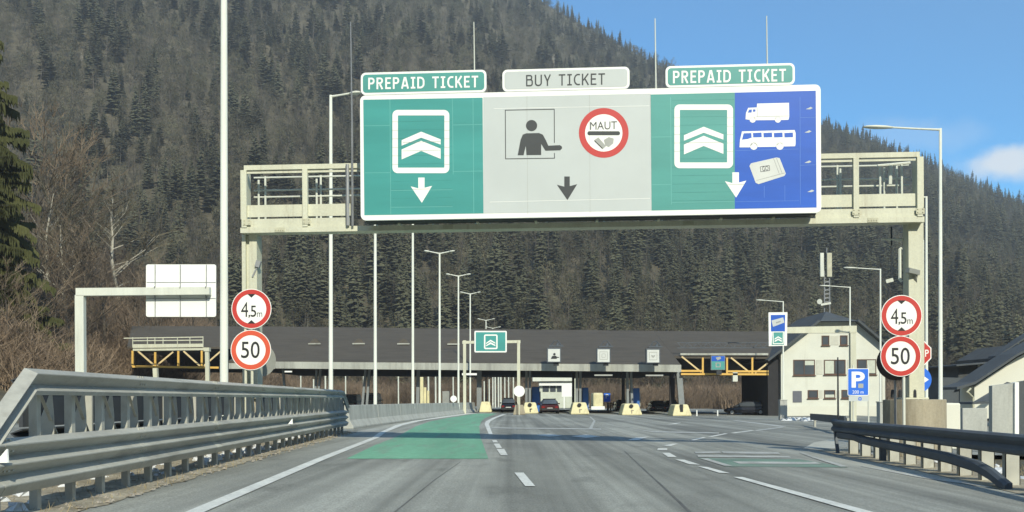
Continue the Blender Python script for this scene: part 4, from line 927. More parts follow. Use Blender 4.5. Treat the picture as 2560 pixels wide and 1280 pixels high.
sign_pair('height limit 4,5 m above speed limit 50 before the right gantry leg', 2253, 23.9, (2254, 789), 51.5, (2252, 890.5), 51, M['red'], M['red'], -.2)
def back_disc(label, px, py, r, Y, yaw, mt, zfoot):
    c = P(px, py, Y); t = thing('round_sign', label, 'road sign', (c.x, Y, zfoot)); n = 36; rw = r * Y / F; a = R(yaw)
    m = MB(); m.prism([(c.x + rw * math.cos(2 * math.pi * k / n) * math.cos(a), c.y + rw * math.cos(2 * math.pi * k / n) * math.sin(a), c.z + rw * math.sin(2 * math.pi * k / n)) for k in range(n)], (.02 * math.sin(a), -.02 * math.cos(a), 0)); m.build('disc', mt, t)
    m = MB(); m.tube([(c.x, c.y + .06, zfoot), (c.x, c.y + .06, c.z + rw * .9)], .03, 8); m.build('post', M['grey_metal'], t)
    m = MB(); m.box((c.x - .05, c.y - .05, c.z - .22), (c.x + .05, c.y - .025, c.z - .14)); m.build('bracket', M['grey_metal'], t)
back_disc('back of a grey round sign half hidden by the left speed limit disc', 647, 900, 43, 26.6, 30, M['sign_back'], 0)
back_disc('shaded brown back of a round sign behind the right speed limit disc', 2240, 905, 46, 24.25, -25, mat('sign_back_shade', (.06, .045, .04), .7), -.2)  # the right disc's shade is put into its dark brown colour
# ------------------------------------------------------------------ street lamps
def lamp(label, px, Y, top_py, arms, rb, rt, group, arm_px=None, zbase=None):
    a = P(px, top_py, Y); b = P(px + (1 if px < 900 else 0), 1000, Y); z0 = H(a.x, Y) if zbase is None else zbase
    t = thing('street_lamp', label, 'street lamp', (a.x, Y, z0), group)
    x0 = P(px, 1000, Y).x
    m = MB(); m.tube([(x0, Y, z0), (x0, Y, z0 + .9), (x0, Y, z0 + .92), (a.x, Y, a.z)], [rb * 1.25, rb * 1.25, rb, rt], 12); m.build('pole', M['white_pole'], t, smooth=True)
    for dpx, rise in arms:                    # sideways reach and rise in picture measure
        e = P(px + dpx * .62, top_py - rise * .6, Y); f = P(px + dpx, top_py - rise, Y)
        m = MB(); m.tube([(a.x, Y, a.z - rt), ((a.x + e.x) / 2, Y, (a.z + e.z) / 2 - .03), e], [rt * .9, rt * .7, rt * .7], 8); m.build('arm', M['white_pole'], t)
        d = (f - e); L = d.length; d = d / L; up = Vector((-d.z, 0, d.x)) * (1 if d.x > 0 else -1); wv = Vector((0, 1, 0)); m = MB()
        sec = [(0, .05, .04), (.25, .13, .06), (.6, .16, .07), (.9, .12, .05), (1.0, .05, .03)]; vs = []
        for q, hw, hh in sec:
            c = e + d * (q * L)
            for k in range(8): vs.append(c + wv * (hw * math.cos(k * math.pi / 4)) + up * (hh * math.sin(k * math.pi / 4)))
        fs = [tuple(reversed(range(8))), tuple(32 + k for k in range(8))] + [(j * 8 + k, j * 8 + (k + 1) % 8, (j + 1) * 8 + (k + 1) % 8, (j + 1) * 8 + k) for j in range(4) for k in range(8)]
        m.add(vs, fs); m.build('lamp_head', M['white_pole'], t, smooth=True)
GL, GR_ = 'street lamps along the left barrier', 'street lamps right of the plaza'
lamp('tallest lamp pole, running out of the photo at the top left of the gantry', 560, 28, -70, [(150, 20)], .115, .085, GL)
lamp('lamp pole rising through the left catwalk, its arm ending at the header sign', 827, 38, 238, [(75, 7)], .085, .055, GL)
lamp('lamp pole just left of the fascia joint, top hidden behind the lane board', 938, 48, 380, [(66, 12)], .085, .055, GL)
lamp('lamp pole in front of the toll roof vents, top hidden behind the grey field', 1032, 59.5, 470, [(52, 12), (-52, 12)], .085, .06, GL)
lamp('largest double armed lamp with its head fully in view', 1099, 72.6, 632, [(38, 5), (-39, 5)], .09, .06, GL)
lamp('middle double armed lamp, over the end of the concrete barrier', 1146, 85, 689, [(31, 4), (-31, 4)], .09, .06, GL)
lamp('third double armed lamp, crossing the green portal sign arm', 1175.5, 99.3, 734, [(26, 4), (-26, 4)], .09, .06, GL)
lamp('small double armed lamp standing out over the green portal sign', 1215, 132, 800, [(22, 3), (-22, 3)], .09, .06, GL)
lamp('farthest lamp head just above the green portal sign', 1232, 150, 820, [(20, 3), (-18, 3)], .09, .06, GL)
lamp('tall lamp right of the gantry with its long arm against the sky', 2351, 37, 321, [(-192, 4)], .08, .05, GR_)
lamp('lamp close behind the right gantry leg, arm touching the railing end', 2316, 49, 491, [(-44, 2)], .08, .05, GR_)
lamp('lamp in the shade of the right gantry leg, lower arm', 2308, 62.5, 600, [(-40, 2)], .08, .05, GR_)
lamp('lamp left of the right gantry leg, over the cream house eave', 2201, 76, 672, [(-92, 3)], .085, .055, GR_)
lamp('lamp in front of the slate roof of the cream house', 2125, 88, 717, [(-76, 3)], .085, .055, GR_)
lamp('lamp rising behind the narrow blue and green sign', 1958, 99, 753, [(-68, 3)], .085, .055, GR_)
# ------------------------------------------------------------------ cantilever sign seen from behind, left
Y = 57; t = thing('cantilever_sign', 'white back of a big sign on a cantilever arm, facing the other carriageway', 'road sign', (P(201, 1000, Y).x, Y, H(P(201, 1000, Y).x, Y)))
zb = BASE[t.name].z; m = MB(); a, b = P(190, 720, Y), P(212, 738, Y); m.box((a.x, Y - .2, zb), (b.x, Y + .2, b.z - .003)); m.build('leg', M['white_pole'], t, bevel=.02)
a, b = P(189, 739, Y), P(523, 719, Y); m = MB(); m.prism([P(189, 739, Y - .2), P(523, 736, Y - .2), P(523, 717, Y - .2), P(189, 720, Y - .2)], (0, .4, 0)); m.build('arm', M['white_pole'], t)
m = MB(); m.prism([P(x, y, Y + .26) for x, y in rrect(365, 661, 540, 792, 5)], (0, .06, 0)); m.build('sign_back', M['white'], t)
m = MB()
for px in (388, 451, 516): m.beam(P(px, 662, Y + .235), P(px, 718, Y + .235), .07, .04); m.beam(P(px, 740, Y + .235), P(px, 791, Y + .235), .07, .04)
for py in (706, 746): m.beam(P(367, py, Y + .245), P(539, py, Y + .245), .02, .03)
m.build('stiffener', M['grey_metal'], t)
m = MB()
for px in (386, 450, 514): m.beam(P(px, 744, Y + .1), P(px, 716, Y - .24), .05, .05)
m.build('clamp', M['grey_metal'], t)
# ------------------------------------------------------------------ green portal sign
Y = 88; zf = zg(0, 88); t = thing('portal_sign', 'small green chevron sign on a cream portal frame over the prepaid lane', 'road sign', (P(1230, 1000, Y).x, Y, zf)); mp = plane(Y)
for px in (1161.5, 1296.5):
    m = MB(); x = P(px, 1000, Y).x; x2 = P(px, 852, Y).x; m.beam((x, Y, zf - .1), (x2, Y, P(px, 851, Y).z), .26, .26, side=(1, 0, 0)); m.build('leg', M['cream'], t)
m = MB(); m.beam(P(1156, 856, Y), P(1301, 854, Y), .22, .24); m.build('crossbeam', M['cream'], t)
m = MB(); m.prism([P(x, y, Y - .2) for x, y in rrect(1186, 827, 1267, 881, 3)], (0, .08, 0)); s = m.build('sign_panel', M['white'], t); mp = lambda a, b, off: P(a, b, 87.8 - off)
dec('green_field', [[rrect(1189.5, 830.5, 1263.5, 877.5)]], M['teal'], .01, s, mp)
dec('lane_frame', [[rrect(1210, 836, 1244, 873, 4), rrect(1213.5, 839.5, 1240.5, 869.5, 1)]], M['white'], .02, s, mp)
Zp = lambda x, y: (1040 + x / 4.923, 800 + y / 4.923)
dec('chevron', [[[Zp(862, 282), Zp(918, 242), Zp(977, 278), Zp(977, 292), Zp(918, 262), Zp(862, 296)]], [[Zp(862, 312), Zp(918, 272), Zp(977, 306), Zp(977, 322), Zp(918, 296), Zp(862, 324)]]], M['white'], .02, s, mp)
Y = 86; c = P(1298, 978, Y); t = thing('round_sign', 'round cream white disc on a post at the foot of the portal frame', 'road sign', (c.x, Y, zg(c.x, Y)))
disc3(MB(), c, 14 * Y / F, .03, 32).build('disc', M['white'], t); m = MB(); m.tube([(c.x, Y + .06, zg(c.x, Y)), (c.x, Y + .06, c.z)], .05, 8); m.build('post', M['cream'], t)
m = MB(); z = zg(c.x, Y); m.prism([(c.x - .55, Y + .7, z), (c.x + .55, Y + .7, z), (c.x + .35, Y + .7, z + .85), (c.x - .35, Y + .7, z + .85)], (0, 2.4, 0)); o = m.build('portal_foot_block', M['concrete_tan'], bevel=.04); tag(o, 'tan concrete block under the round cream disc', 'concrete block')
# ------------------------------------------------------------------ narrow sign on a cantilever, right
Y = 70; x = P(2131, 1000, Y).x; t = thing('cantilever_sign', 'narrow blue and green sign on a cream cantilever in front of the cream house', 'road sign', (x, Y, zg(x, Y)))
m = MB(); a = P(2125, 1000, Y); b = P(2139, 1000, Y); m.box((a.x, Y - .18, zg(x, Y)), (b.x, Y + .18, P(2131, 833, Y).z - .003)); m.build('leg', M['cream'], t)
m = MB(); m.prism([P(1960, 833, Y - .19), P(2142, 832, Y - .19), P(2142, 814, Y - .19), P(1960, 818, Y - .19)], (0, .38, 0)); m.build('arm', M['cream'], t)
Zr = lambda x, y: (1640 + x / 3.555, 700 + y / 3.555)
m = MB(); m.prism([P(*Zr(*q), Y - .3) for q in ((1000, 288), (1168, 286), (1164, 584), (1003, 588))], (0, .08, 0)); s = m.build('sign_panel', M['white'], t); mp = lambda a, b, off: P(a, b, 69.7 - off)
dec('blue_field', [[[Zr(1020, 311), Zr(1148, 309), Zr(1146, 456), Zr(1022, 457)]]], M['blue'], .01, s, mp); dec('green_field', [[[Zr(1036, 457), Zr(1140, 456), Zr(1138, 575), Zr(1028, 577)]]], M['teal2'], .01, s, mp)
dec('lane_frame', [[[Zr(1036, 458), Zr(1136, 457), Zr(1134, 568), Zr(1038, 570)], [Zr(1044, 466), Zr(1128, 465), Zr(1126, 560), Zr(1046, 562)]]], M['white'], .02, s, mp)
dec('toll_box_pictogram', [[[Zr(1026, 360), Zr(1130, 332), Zr(1142, 378), Zr(1040, 416)]]], M['panel_grey'], .02, s, mp)
lines('badge', [(Zr(1068, 380), Zr(1108, 366))], 3, M['mid_grey'], .03, s, mp)
dec('chevron', [[[Zr(1054, 520), Zr(1086, 500), Zr(1118, 519), Zr(1118, 530), Zr(1086, 512), Zr(1054, 531)]], [[Zr(1054, 540), Zr(1086, 520), Zr(1118, 538), Zr(1118, 550), Zr(1086, 534), Zr(1054, 552)]]], M['white'], .02, s, mp)
# ------------------------------------------------------------------ toll plaza canopy
YE, YRG, YB = 100.0, 119.0, 136.0
pz = zg(2, 100)
cano = thing('toll_canopy', 'long brown shingled toll plaza roof with a pale concrete fascia', 'toll plaza', (0, YE, pz))
def roofpt(px, t):                                 # along the front slope, t: 0 eave .. 1 ridge
    e = P(px, 903 + (px - 690) * .0075, YE); r_y = 816 + (px - 330) * .0085
    return e, r_y
def slope(px, y_eave, Yridge=YRG):
    e0 = P(px, 903 + (px - 690) * .0085, YE); r = P(px, 815 + (px - 330) * .0085, Yridge)
    return e0, r
def strip_roof(m, pxa, pxb, t0, rxa=None, rxb=None):
    v = []
    for px, rx in ((pxa, rxa), (pxb, rxb)):
        e, r = slope(px, 0); r2 = Vector((P(rx, 900, YRG).x if rx else e.x, r.y, r.z)); q = e.lerp(r2, t0); q.x = P(px, 900, q.y).x if rx else e.x; v += [q, r2]
    a, ar, b, br = v; th = Vector((0, 0, -.22))
    bk_a = Vector((ar.x, YB, slope(pxa, 0)[0].z)); bk_b = Vector((br.x, YB, slope(pxb, 0)[0].z))
    m.add([a, b, br, ar, bk_a, bk_b], [(0, 1, 2, 3), (3, 2, 5, 4)])
    m.add([p + th for p in (a, b, br, ar, bk_a, bk_b)], [(3, 2, 1, 0), (4, 5, 2, 3)])
    m.add([a, b, b + th, a + th], [(0, 3, 2, 1)]); m.add([a, ar, bk_a, a + th, ar + th, bk_a + th], [(0, 1, 4, 3), (1, 2, 5, 4)]); m.add([b, br, bk_b, b + th, br + th, bk_b + th], [(0, 3, 4, 1), (1, 4, 5, 2)])
m = MB(); strip_roof(m, 572, 1702, 0); strip_roof(m, 318, 571.7, .36, 330, None); strip_roof(m, 1702.3, 1940, .22, None, 1925); m.build('roof', M['roof'], cano)
m = MB(); m.prism([P(688, 904, YE - .05), P(1703, 912, YE - .05), P(1703, 930, YE - .05), P(688, 921, YE - .05)], (0, .35, 0)); m.build('fascia', M['fascia'], cano)
m = MB(); m.prism([P(572, 905, YE + .02), P(687, 905, YE + .02), P(687, 922, YE + .02), P(572, 922, YE + .02)], (0, .3, 0)); m.build('fascia', M['fascia'], cano)
zs = P(700, 921, YE).z
m = MB(); xl, xr = P(572, 0, YE).x, P(1703, 0, YE).x
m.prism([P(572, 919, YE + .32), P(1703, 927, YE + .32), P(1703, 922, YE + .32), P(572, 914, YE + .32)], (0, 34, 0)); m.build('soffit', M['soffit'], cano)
m = MB(); m.prism([P(572, 922, YE + 33), P(1703, 930, YE + 33), P(1703, 900, YE + 33), P(572, 900, YE + 33)], (0, .3, 0)); m.build('fascia', M['fascia'], cano)
for px, py in ((541, 848), (745.5, 858), (864, 858.5), (985, 859.5), (1121, 861)):   # roof vents
    e, r = slope(px, 0); t_ = .45; m = MB()
    for it in range(12):
        c = e.lerp(Vector((e.x, r.y, r.z)), t_); dd = c - EYEV; sy = CY - F * (c.z - EYE) / c.y
        t_ += (sy - py) * .008
    w = .62; m.add([c + Vector((-w, -.25, .10)), c + Vector((w, -.25, .10)), c + Vector((.18, .0, .62)), c + Vector((-.18, .0, .62)), c + Vector((0, 1.8, .66)), c + Vector((-w, -.25, -.08)), c + Vector((w, -.25, -.08))],
                   [(0, 1, 2, 3), (0, 3, 4), (1, 4, 2), (3, 2, 4), (5, 6, 1, 0)])
    o = m.build('roof_vent', M['roof'], cano); g = MB(); g.box((c.x - w - .05, c.y - .40, c.z - .02), (c.x + w + .05, c.y - .262, c.z + .12)); g.build('vent_sill', M['fascia'], o)
YC = 102.5
def column(pxt, pxb, wpx, mt, ytop=924, ybot=1036, Yc=YC, nm='column'):
    m = MB(); a = P(pxt, ytop, Yc); b = P(pxb, ybot, Yc); b.z = zg(b.x, Yc) - .1; m.beam(b, a, wpx * Yc / F, .35, side=(1, 0, 0)); return m.build(nm, mt, cano)
for args in ((791.7, 786, 5), (801, 793, 5), (914, 905, 5.5), (923.7, 916, 5.5), (708, 716, 5), (1316, 1316, 6), (1325, 1324, 6), (1442, 1442, 6), (1451, 1450, 6), (1568, 1570, 6), (1577, 1581, 6), (1198, 1198, 12), (1046, 1044, 8)):
    column(*args, M['col'])
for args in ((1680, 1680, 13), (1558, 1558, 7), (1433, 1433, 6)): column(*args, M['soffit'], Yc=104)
column(1697, 1706, 14, M['col'])
# roadside boxes of the right hand high lane, yellow truss bridges
M['pale_yellow'] = mat('pale_yellow_steel', (.68, .52, .27), .55, var=.1)
def truss(label, Y, chords, verts, diags, base_px):
    t = thing('truss_bridge', label, 'truss', (P(base_px, 1000, Y).x, Y, zg(0, Y)), 'yellow truss girders under the toll roof')
    for nm, segs, w in (('chord', chords, .20), ('upright', verts, .18), ('diagonal', diags, .15)):
        for a, b in segs:
            m = MB(); m.beam(P(*a, Y), P(*b, Y), w, w, side=(0, 1, 0)); m.build(nm, M['yellow'] if nm != 'diagonal' else M['pale_yellow'], t)
    return t
Zl_ = lambda x, y: (300 + x / 6.4, 800 + y / 6.4)
truss('yellow truss girder at the left end under the cream railing', 101.0, [(Zl_(200, 745), Zl_(1580, 762))], [(Zl_(203, 490), Zl_(203, 735)), (Zl_(565, 515), Zl_(565, 735)), (Zl_(935, 495), Zl_(935, 740)), (Zl_(1310, 490), Zl_(1310, 745))], [(Zl_(290, 500), Zl_(550, 728)), (Zl_(850, 512), Zl_(590, 728)), (Zl_(1020, 500), Zl_(1280, 735)), (Zl_(1620, 495), Zl_(1340, 735))], 440)
t = truss('yellow truss girder over the rightmost lane beside the cream house', 102.0, [(Zr(222, 836), Zr(998, 838)), (Zr(222, 808), Zr(420, 808)), (Zr(635, 812), Zr(998, 812))], [(Zr(415, 690), Zr(415, 826)), (Zr(630, 690), Zr(630, 830)), (Zr(855, 690), Zr(855, 830))], [(Zr(228, 680), Zr(400, 818)), (Zr(665, 690), Zr(832, 822)), (Zr(990, 740), Zr(880, 826))], 1810)
m = MB(); m.box((P(1826, 0, 102).x, 101.9, P(0, 938, 102).z - 1.1), (P(1838, 0, 102).x, 102.3, P(0, 938, 102).z - .14)); m.build('hanging_lamp', M['white_pole'], t)
m = MB(); m.prism([P(*Zr(215, 668), YE + 4), P(*Zr(998, 668), YE + 4), P(*Zr(998, 650), YE + 4), P(*Zr(215, 650), YE + 4)], (0, .3, 0)); m.build('eave_trim', M['fascia'], cano)
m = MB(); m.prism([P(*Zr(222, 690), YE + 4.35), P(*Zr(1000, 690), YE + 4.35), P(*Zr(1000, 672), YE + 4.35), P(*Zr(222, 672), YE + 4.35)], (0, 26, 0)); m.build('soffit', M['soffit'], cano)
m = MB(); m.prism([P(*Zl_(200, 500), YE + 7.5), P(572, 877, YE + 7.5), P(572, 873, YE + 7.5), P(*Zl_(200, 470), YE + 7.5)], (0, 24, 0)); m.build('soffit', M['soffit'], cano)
m = MB()                                            # dark lattice rail on the roof above the right lane
for y_ in (557, 603): m.beam(P(*Zr(185, y_), 104.5), P(*Zr(1000, y_), 104.5), .08, .08, side=(0, 1, 0))
for k in range(9):
    xa, xb = 190 + k * 90, 190 + (k + 1) * 90; m.beam(P(*Zr(xa, 558), 104.5), P(*Zr((xa + xb) / 2, 602), 104.5), .06, .06, side=(0, 1, 0)); m.beam(P(*Zr((xa + xb) / 2, 602), 104.5), P(*Zr(xb, 558), 104.5), .06, .06, side=(0, 1, 0))
m.build('roof_lattice', M['galv_dark'], cano)
# cream catwalk with railing at the left end
Y = 97.5; t = thing('catwalk_gantry', 'cream railed catwalk on a post at the left end of the plaza', 'gantry', (P(518, 1000, Y).x, Y, zg(-30, Y)))
m = MB(); m.prism([P(*Zl_(205, 492), Y), P(*Zl_(1340, 480), Y), P(*Zl_(1340, 450), Y), P(*Zl_(205, 460), Y)], (0, 1.0, 0)); m.build('deck', M['cream'], t)
m = MB(); m.prism([P(*Zl_(205, 448), Y), P(*Zl_(1330, 432), Y), P(*Zl_(1330, 378), Y), P(*Zl_(205, 388), Y)], (0, .04, 0)); m.build('kick_panel', M['cream'], t)
m = MB()
for ya, yb in ((292, 272), (332, 322)): m.beam(P(*Zl_(60 if ya < 300 else 205, ya), Y), P(*Zl_(1335, yb), Y), .07, .09)
for x_ in (205, 440, 560, 690, 920, 1120, 1330): m.beam(P(*Zl_(x_, 440), Y + .02), P(*Zl_(x_, 275), Y + .02), .09, .06)
m.build('railing', M['cream'], t)
m = MB(); a = P(*Zl_(1395, 900), Y); m.beam((a.x, Y + .3, zg(-30, Y)), P(*Zl_(1395, 450), Y + .3), .36, .36, side=(1, 0, 0)); m.prism([P(*Zl_(1335, 500), Y + .05), P(*Zl_(1425, 500), Y + .05), P(*Zl_(1425, 440), Y + .05), P(*Zl_(1335, 440), Y + .05)], (0, .6, 0)); m.build('post', M['cream'], t)
m = MB(); a = P(*Zl_(567, 900), Y); m.beam((a.x, Y + .6, zg(-30, Y)), P(*Zl_(567, 770), Y + .6), .42, .42, side=(1, 0, 0)); m.build('post', M['cream'], t)
# lane signals in front of the fascia
for i, (cx, y0, y1, lab) in enumerate(((1385, 871, 906, 'white lane signal box showing a black clerk pictogram, left of three on the fascia'), (1509, 872, 907, 'pale lane signal box over the middle booth lane, faint square on its face'), (1633, 873, 908, 'pale lane signal box nearest the yellow truss, faint heart shape on its face'))):
    Y = 98.6; c = P(cx, y1, Y); t = thing('lane_signal', lab, 'lane sign', (c.x, Y, c.z), 'lane signal boxes on the toll fascia'); mp = lambda a, b, off, Y=Y: P(a, b, Y - .35 - off)
    m = MB(); a = P(cx - 17.5, y1, Y - .35); b = P(cx + 17.5, y0 - 2, Y - .35); m.box((a.x, Y - .35, a.z), (b.x, Y + .25, b.z)); bx = m.build('housing', M['galv_dark'], t)
    dec('face', [[rrect(cx - 15, y0 + 1.5, cx + 15, y1 - 2)]], M['signal_white'], .012, bx, mp)
    if i == 0: dec('clerk_pictogram', [[[(cx - 8, 897), (cx - 5, 891), (cx - 3, 889.5), (cx + 5, 889.5), (cx + 7, 892), (cx + 13, 892.5), (cx + 13, 894), (cx + 7, 894.5), (cx + 7, 897)]], [circ(cx + 1, 885.5, 3.1, 14)]], M['black'], .03, bx, mp)
    else:
        dec('faint_frame', [[rrect(cx - 10, y0 + 7, cx + 10, y0 + 27), rrect(cx - 9, y0 + 8, cx + 9, y0 + 26)]], M['card'], .03, bx, mp)
        if i == 2: dec('faint_heart', [[[(cx - 5, y0 + 14), (cx, y0 + 16), (cx + 5, y0 + 14), (cx + 4, y0 + 18), (cx, y0 + 22), (cx - 4, y0 + 18)]]], M['card'], .03, bx, mp)
        else: dec('faint_symbol', [[rrect(cx - 5, y0 + 12, cx + 5, y0 + 22, 3), rrect(cx - 4, y0 + 13, cx + 4, y0 + 21, 2)]], M['card'], .03, bx, mp)
    m = MB(); m.box((P(cx - 6.5, 0, Y).x, Y - .1, P(0, y1 + 17, Y).z), (P(cx + 6.5, 0, Y).x, Y + .2, P(0, y1, Y).z - .003)); m.build('bracket', M['dark_metal'], t)
    m = MB(); zt = P(cx, y0 - 3, Y).z; x0 = P(cx, 0, Y).x; m.beam((x0 - .72, Y, zt + .1), (x0 + .68, Y, zt + .1), .5, .12); m.tube([(x0 - .5, Y, zt + .14), (x0 - .2, Y, zt + .62), (x0 + .15, Y, zt + .66), (x0 + .55, Y, zt + .14)], .05, 6); m.tube([(x0 + .12, Y, zt + .14), (x0 + .2, Y, zt + .45)], [.16, .05], 8); m.build('top_hood', M['galv_dark'], t)
# lane signs over the right lane: blue above green
Y = 100.6; c = P(*Zr(552, 800), Y); t = thing('lane_signal', 'blue over green lane signal box hanging in the right truss', 'lane sign', (c.x, Y, c.z), 'lane signal boxes on the toll fascia'); mp = lambda a, b, off, Y=Y: P(a, b, Y - off)
m = MB(); a, b = P(*Zr(490, 800), Y), P(*Zr(614, 672), Y); m.box((a.x, Y, a.z), (b.x, Y + .4, b.z)); bx = m.build('housing', M['col'], t)
dec('blue_field', [[[Zr(494, 676), Zr(610, 676), Zr(610, 722), Zr(494, 722)]]], M['blue'], .012, bx, mp); dec('green_field', [[[Zr(494, 722), Zr(610, 722), Zr(610, 796), Zr(494, 796)]]], M['teal2'], .012, bx, mp)
dec('symbol', [[[Zr(530, 690), Zr(572, 680), Zr(578, 700), Zr(546, 714)]], [[Zr(530, 735), Zr(574, 735), Zr(574, 776), Zr(530, 776)], [Zr(538, 742), Zr(566, 742), Zr(566, 769), Zr(538, 769)]]], M['card'], .03, bx, mp)
m = MB(); m.box((P(*Zr(535, 0), Y).x, Y + .05, P(*Zr(0, 845), Y).z), (P(*Zr(580, 0), Y).x, Y + .35, c.z - .003)); m.build('bracket', M['dark_metal'], t)
# white clearance bars under the fascia
for i, (xa, xb, py, lab) in enumerate(((712, 730, 929, 'short white clearance bar hanging at the far left bay'), (1155, 1192, 935.5, 'white clearance bar crossing the portal leg'), (1486, 1531, 938, 'pale clearance bar under the middle lane signal'), (1614, 1658, 938.5, 'pale clearance bar under the right lane signal'))):
    Y = 99 if i else 98; m = MB(); m.beam(P(xa, py, Y), P(xb, py, Y), .14, .2 if i == 1 else .14, side=(0, 1, 0)); o = m.build('clearance_bar', M['white'] if i < 2 else M['card']); tag(o, lab, 'barrier bar', 'clearance bars under the fascia')
# crash cushions, booths and kerb islands of the toll lanes
cush = [(1198, 1229, 1004, 1031, 'cream crash cushion at the end of the concrete barrier'), (1306, 1346, 1006, 1034, 'cream crash cushion with a dark hole, right of the round disc'), (1427, 1473, 1006, 1036, 'cream crash cushion with a dark hole, left of the P sign'), (1555, 1605, 1009, 1038, 'cream crash cushion with a dark hole, right of the P sign'), (1682, 1729, 1011, 1040, 'cream crash cushion with a dark slot, beside the yellow truss')]
for i, (xa, xb, ya, yb, lab) in enumerate(cush):
    f = GND((xa + xb) / 2, yb); k = f.y / F; hw = (xb - xa) / 2 * k; hh = (yb - ya) * k
    t = thing('crash_cushion', lab, 'crash cushion', f, 'crash cushions at the heads of the toll islands')
    m = MB(); v = []
    for dz, w_, d0, d1 in ((0, 1, 0, 3.2), (.12, 1, 0, 3.2), (.9, .72, .3, 3.1), (1.0, .62, .4, 3.0)):
        z = f.z + dz * hh; v += [(f.x - hw * w_, f.y + d0, z), (f.x + hw * w_, f.y + d0, z), (f.x + hw * w_, f.y + d1, z), (f.x - hw * w_, f.y + d1, z)]
    m.add(v, [(3, 2, 1, 0), (12, 13, 14, 15)] + [(j * 4 + k, j * 4 + (k + 1) % 4, j * 4 + 4 + (k + 1) % 4, j * 4 + 4 + k) for j in range(3) for k in range(4)])
    bd = m.build('body', M['cushion'], t, bevel=.06)
    yf = lambda dz: f.y + .12 + .38 * max(0, dz - .12) / .88 * .9
    m = MB()
    if i in (1, 2, 3):
        zc = f.z + hh * .78; m.tube([(f.x - .05, f.y + .10, zc), (f.x - .05, f.y + .36, zc)], [.19, .17], 12); m.build('lifting_hole', M['black'], bd)
        m = MB(); m.box((f.x - .06, f.y + .0, f.z + hh * .12), (f.x + .03, f.y + .14, f.z + hh * .45)); m.box((f.x - .06, f.y + .06, f.z + hh * .37), (f.x + .18, f.y + .16, f.z + hh * .45)); m.build('slot', M['black'] if i == 1 else M['concrete_tan'], bd)
    elif i == 4: m.box((f.x - .16, f.y + .04, f.z + hh * .36), (f.x + .10, f.y + .38, f.z + hh)); m.build('slot', M['black'], bd)
    if i:
        m = MB(); m.box((f.x - hw * .85, f.y + 3.3, f.z - .05), (f.x + hw * .85, f.y + 26, f.z + .18)); o = m.build('kerb_island', M['fascia'], bevel=.03); tag(o, 'raised kerb island behind the ' + lab.replace('cream ', ''), 'traffic island', 'kerb islands between toll lanes')
for xa, xb, ya, lab in ((1324, 1343, 975, 'blue toll booth cabinet behind the left cushion, beside the red car'), (1450, 1465, 978, 'blue toll booth cabinet left of the P sign'), (1576, 1593, 980, 'blue toll booth cabinet in the third toll island')):
    Y = 104; zf = zg(8, Y) + .18; a, b = P(xa, 0, Y).x, P(xb, 0, Y).x; zt = P(0, ya, Y).z
    t = thing('toll_booth', lab, 'toll booth', ((a + b) / 2, Y, zf), 'blue toll booths')
    m = MB(); m.box((a, Y, zf), (b, Y + 1.6, zt)); m.build('body', M['booth_blue'], t, bevel=.04)
    m = MB(); m.box((a - .5, Y + .3, zf), (a - .01, Y + 2.2, zt - .3)); m.build('glazed_cabin', M['glass'], t); m = MB(); m.box((a - .6, Y + .2, zt - .295), (b + .05, Y + 2.3, zt + .12)); 
    m2 = MB(); m2.tube([(a - .3, Y - .2, zf), (a - .3, Y - .2, zt - .5), (a - .05, Y - .2, zt - .2)], .07, 6); m2.build('intercom_post', M['grey_metal'], t)
    m = MB(); m.box((b + .004, Y + .3, zf + .5), (b + .12, Y + .9, zt - .5)); m.build('card_reader', M['card'], t)
# white poles seen under the roof
polesL = [(746, 930, 968), (778, 948, 968), (807.5, 928, 970), (858, 929, 985), (903, 930, 970), (929, 930, 990), (990, 933, 1004), (1065, 933, 1004), (1083, 933, 1004), (1127, 934, 1000), (1204.5, 953, 1006), (1217, 948, 1006), (1232, 934, 1022), (1240, 934, 1022), (1246, 934, 1022), (1256, 934, 1016), (1265.5, 935, 1016), (1277.5, 935, 1014)]
for i, (px, ya, yb) in enumerate(polesL):
    Y = 147 + (i * 7) % 23; x = P(px, 0, Y).x; z0 = zg(x, Y); wpx = 4.2 if i in (12, 13, 14, 2, 7, 8) else 3.4
    m = MB(); m.tube([(x, Y, z0), (x, Y, P(px, ya, Y).z)], wpx / 2 * Y / F, 8); o = m.build('white_pole', M['white_pole'])
    tag(o, ('white pole in the tight cluster left of the dark car, seen under the toll roof' if 12 <= i <= 14 else 'thin white pole between the dark car and the portal leg under the roof' if i > 14 else 'short white pole on the cream cushion at the barrier end' if i in (10, 11) else 'thin white pole seen under the left half of the toll roof'), 'pole', 'white poles under the toll roof')
# ------------------------------------------------------------------ what shows through the lanes
Y = 172; x0 = P(1343, 0, Y).x; x1 = P(1436, 0, Y).x; zf = zg(8, Y)
t = thing('service_building', 'pale service building seen through the lane of the red car', 'building', ((x0 + x1) / 2, Y, zf))
Zs = lambda x, y: (1240 + x / 5.565, 840 + y / 5.565)
m = MB(); m.prism([P(*Zs(510, 630), Y), P(*Zs(1085, 625), Y), P(*Zs(1085, 560), Y), P(*Zs(985, 555), Y), P(*Zs(985, 522), Y), P(*Zs(670, 515), Y), P(*Zs(670, 540), Y), P(*Zs(510, 545), Y)], (0, 3, 0)); m.build('upper_block', M['render'], t)
m = MB(); m.prism([P(*Zs(600, 690), Y + .5), P(*Zs(940, 690), Y + .5), P(*Zs(940, 648), Y + .5), P(*Zs(600, 648), Y + .5)], (0, 2, 0)); m.build('lintel', M['white'], t)
m = MB(); m.box((x0, Y + 1.2, zf), (x1, Y + 6, P(0, 955, Y + 1.2).z)); m.build('wall', M['curtain'], t)
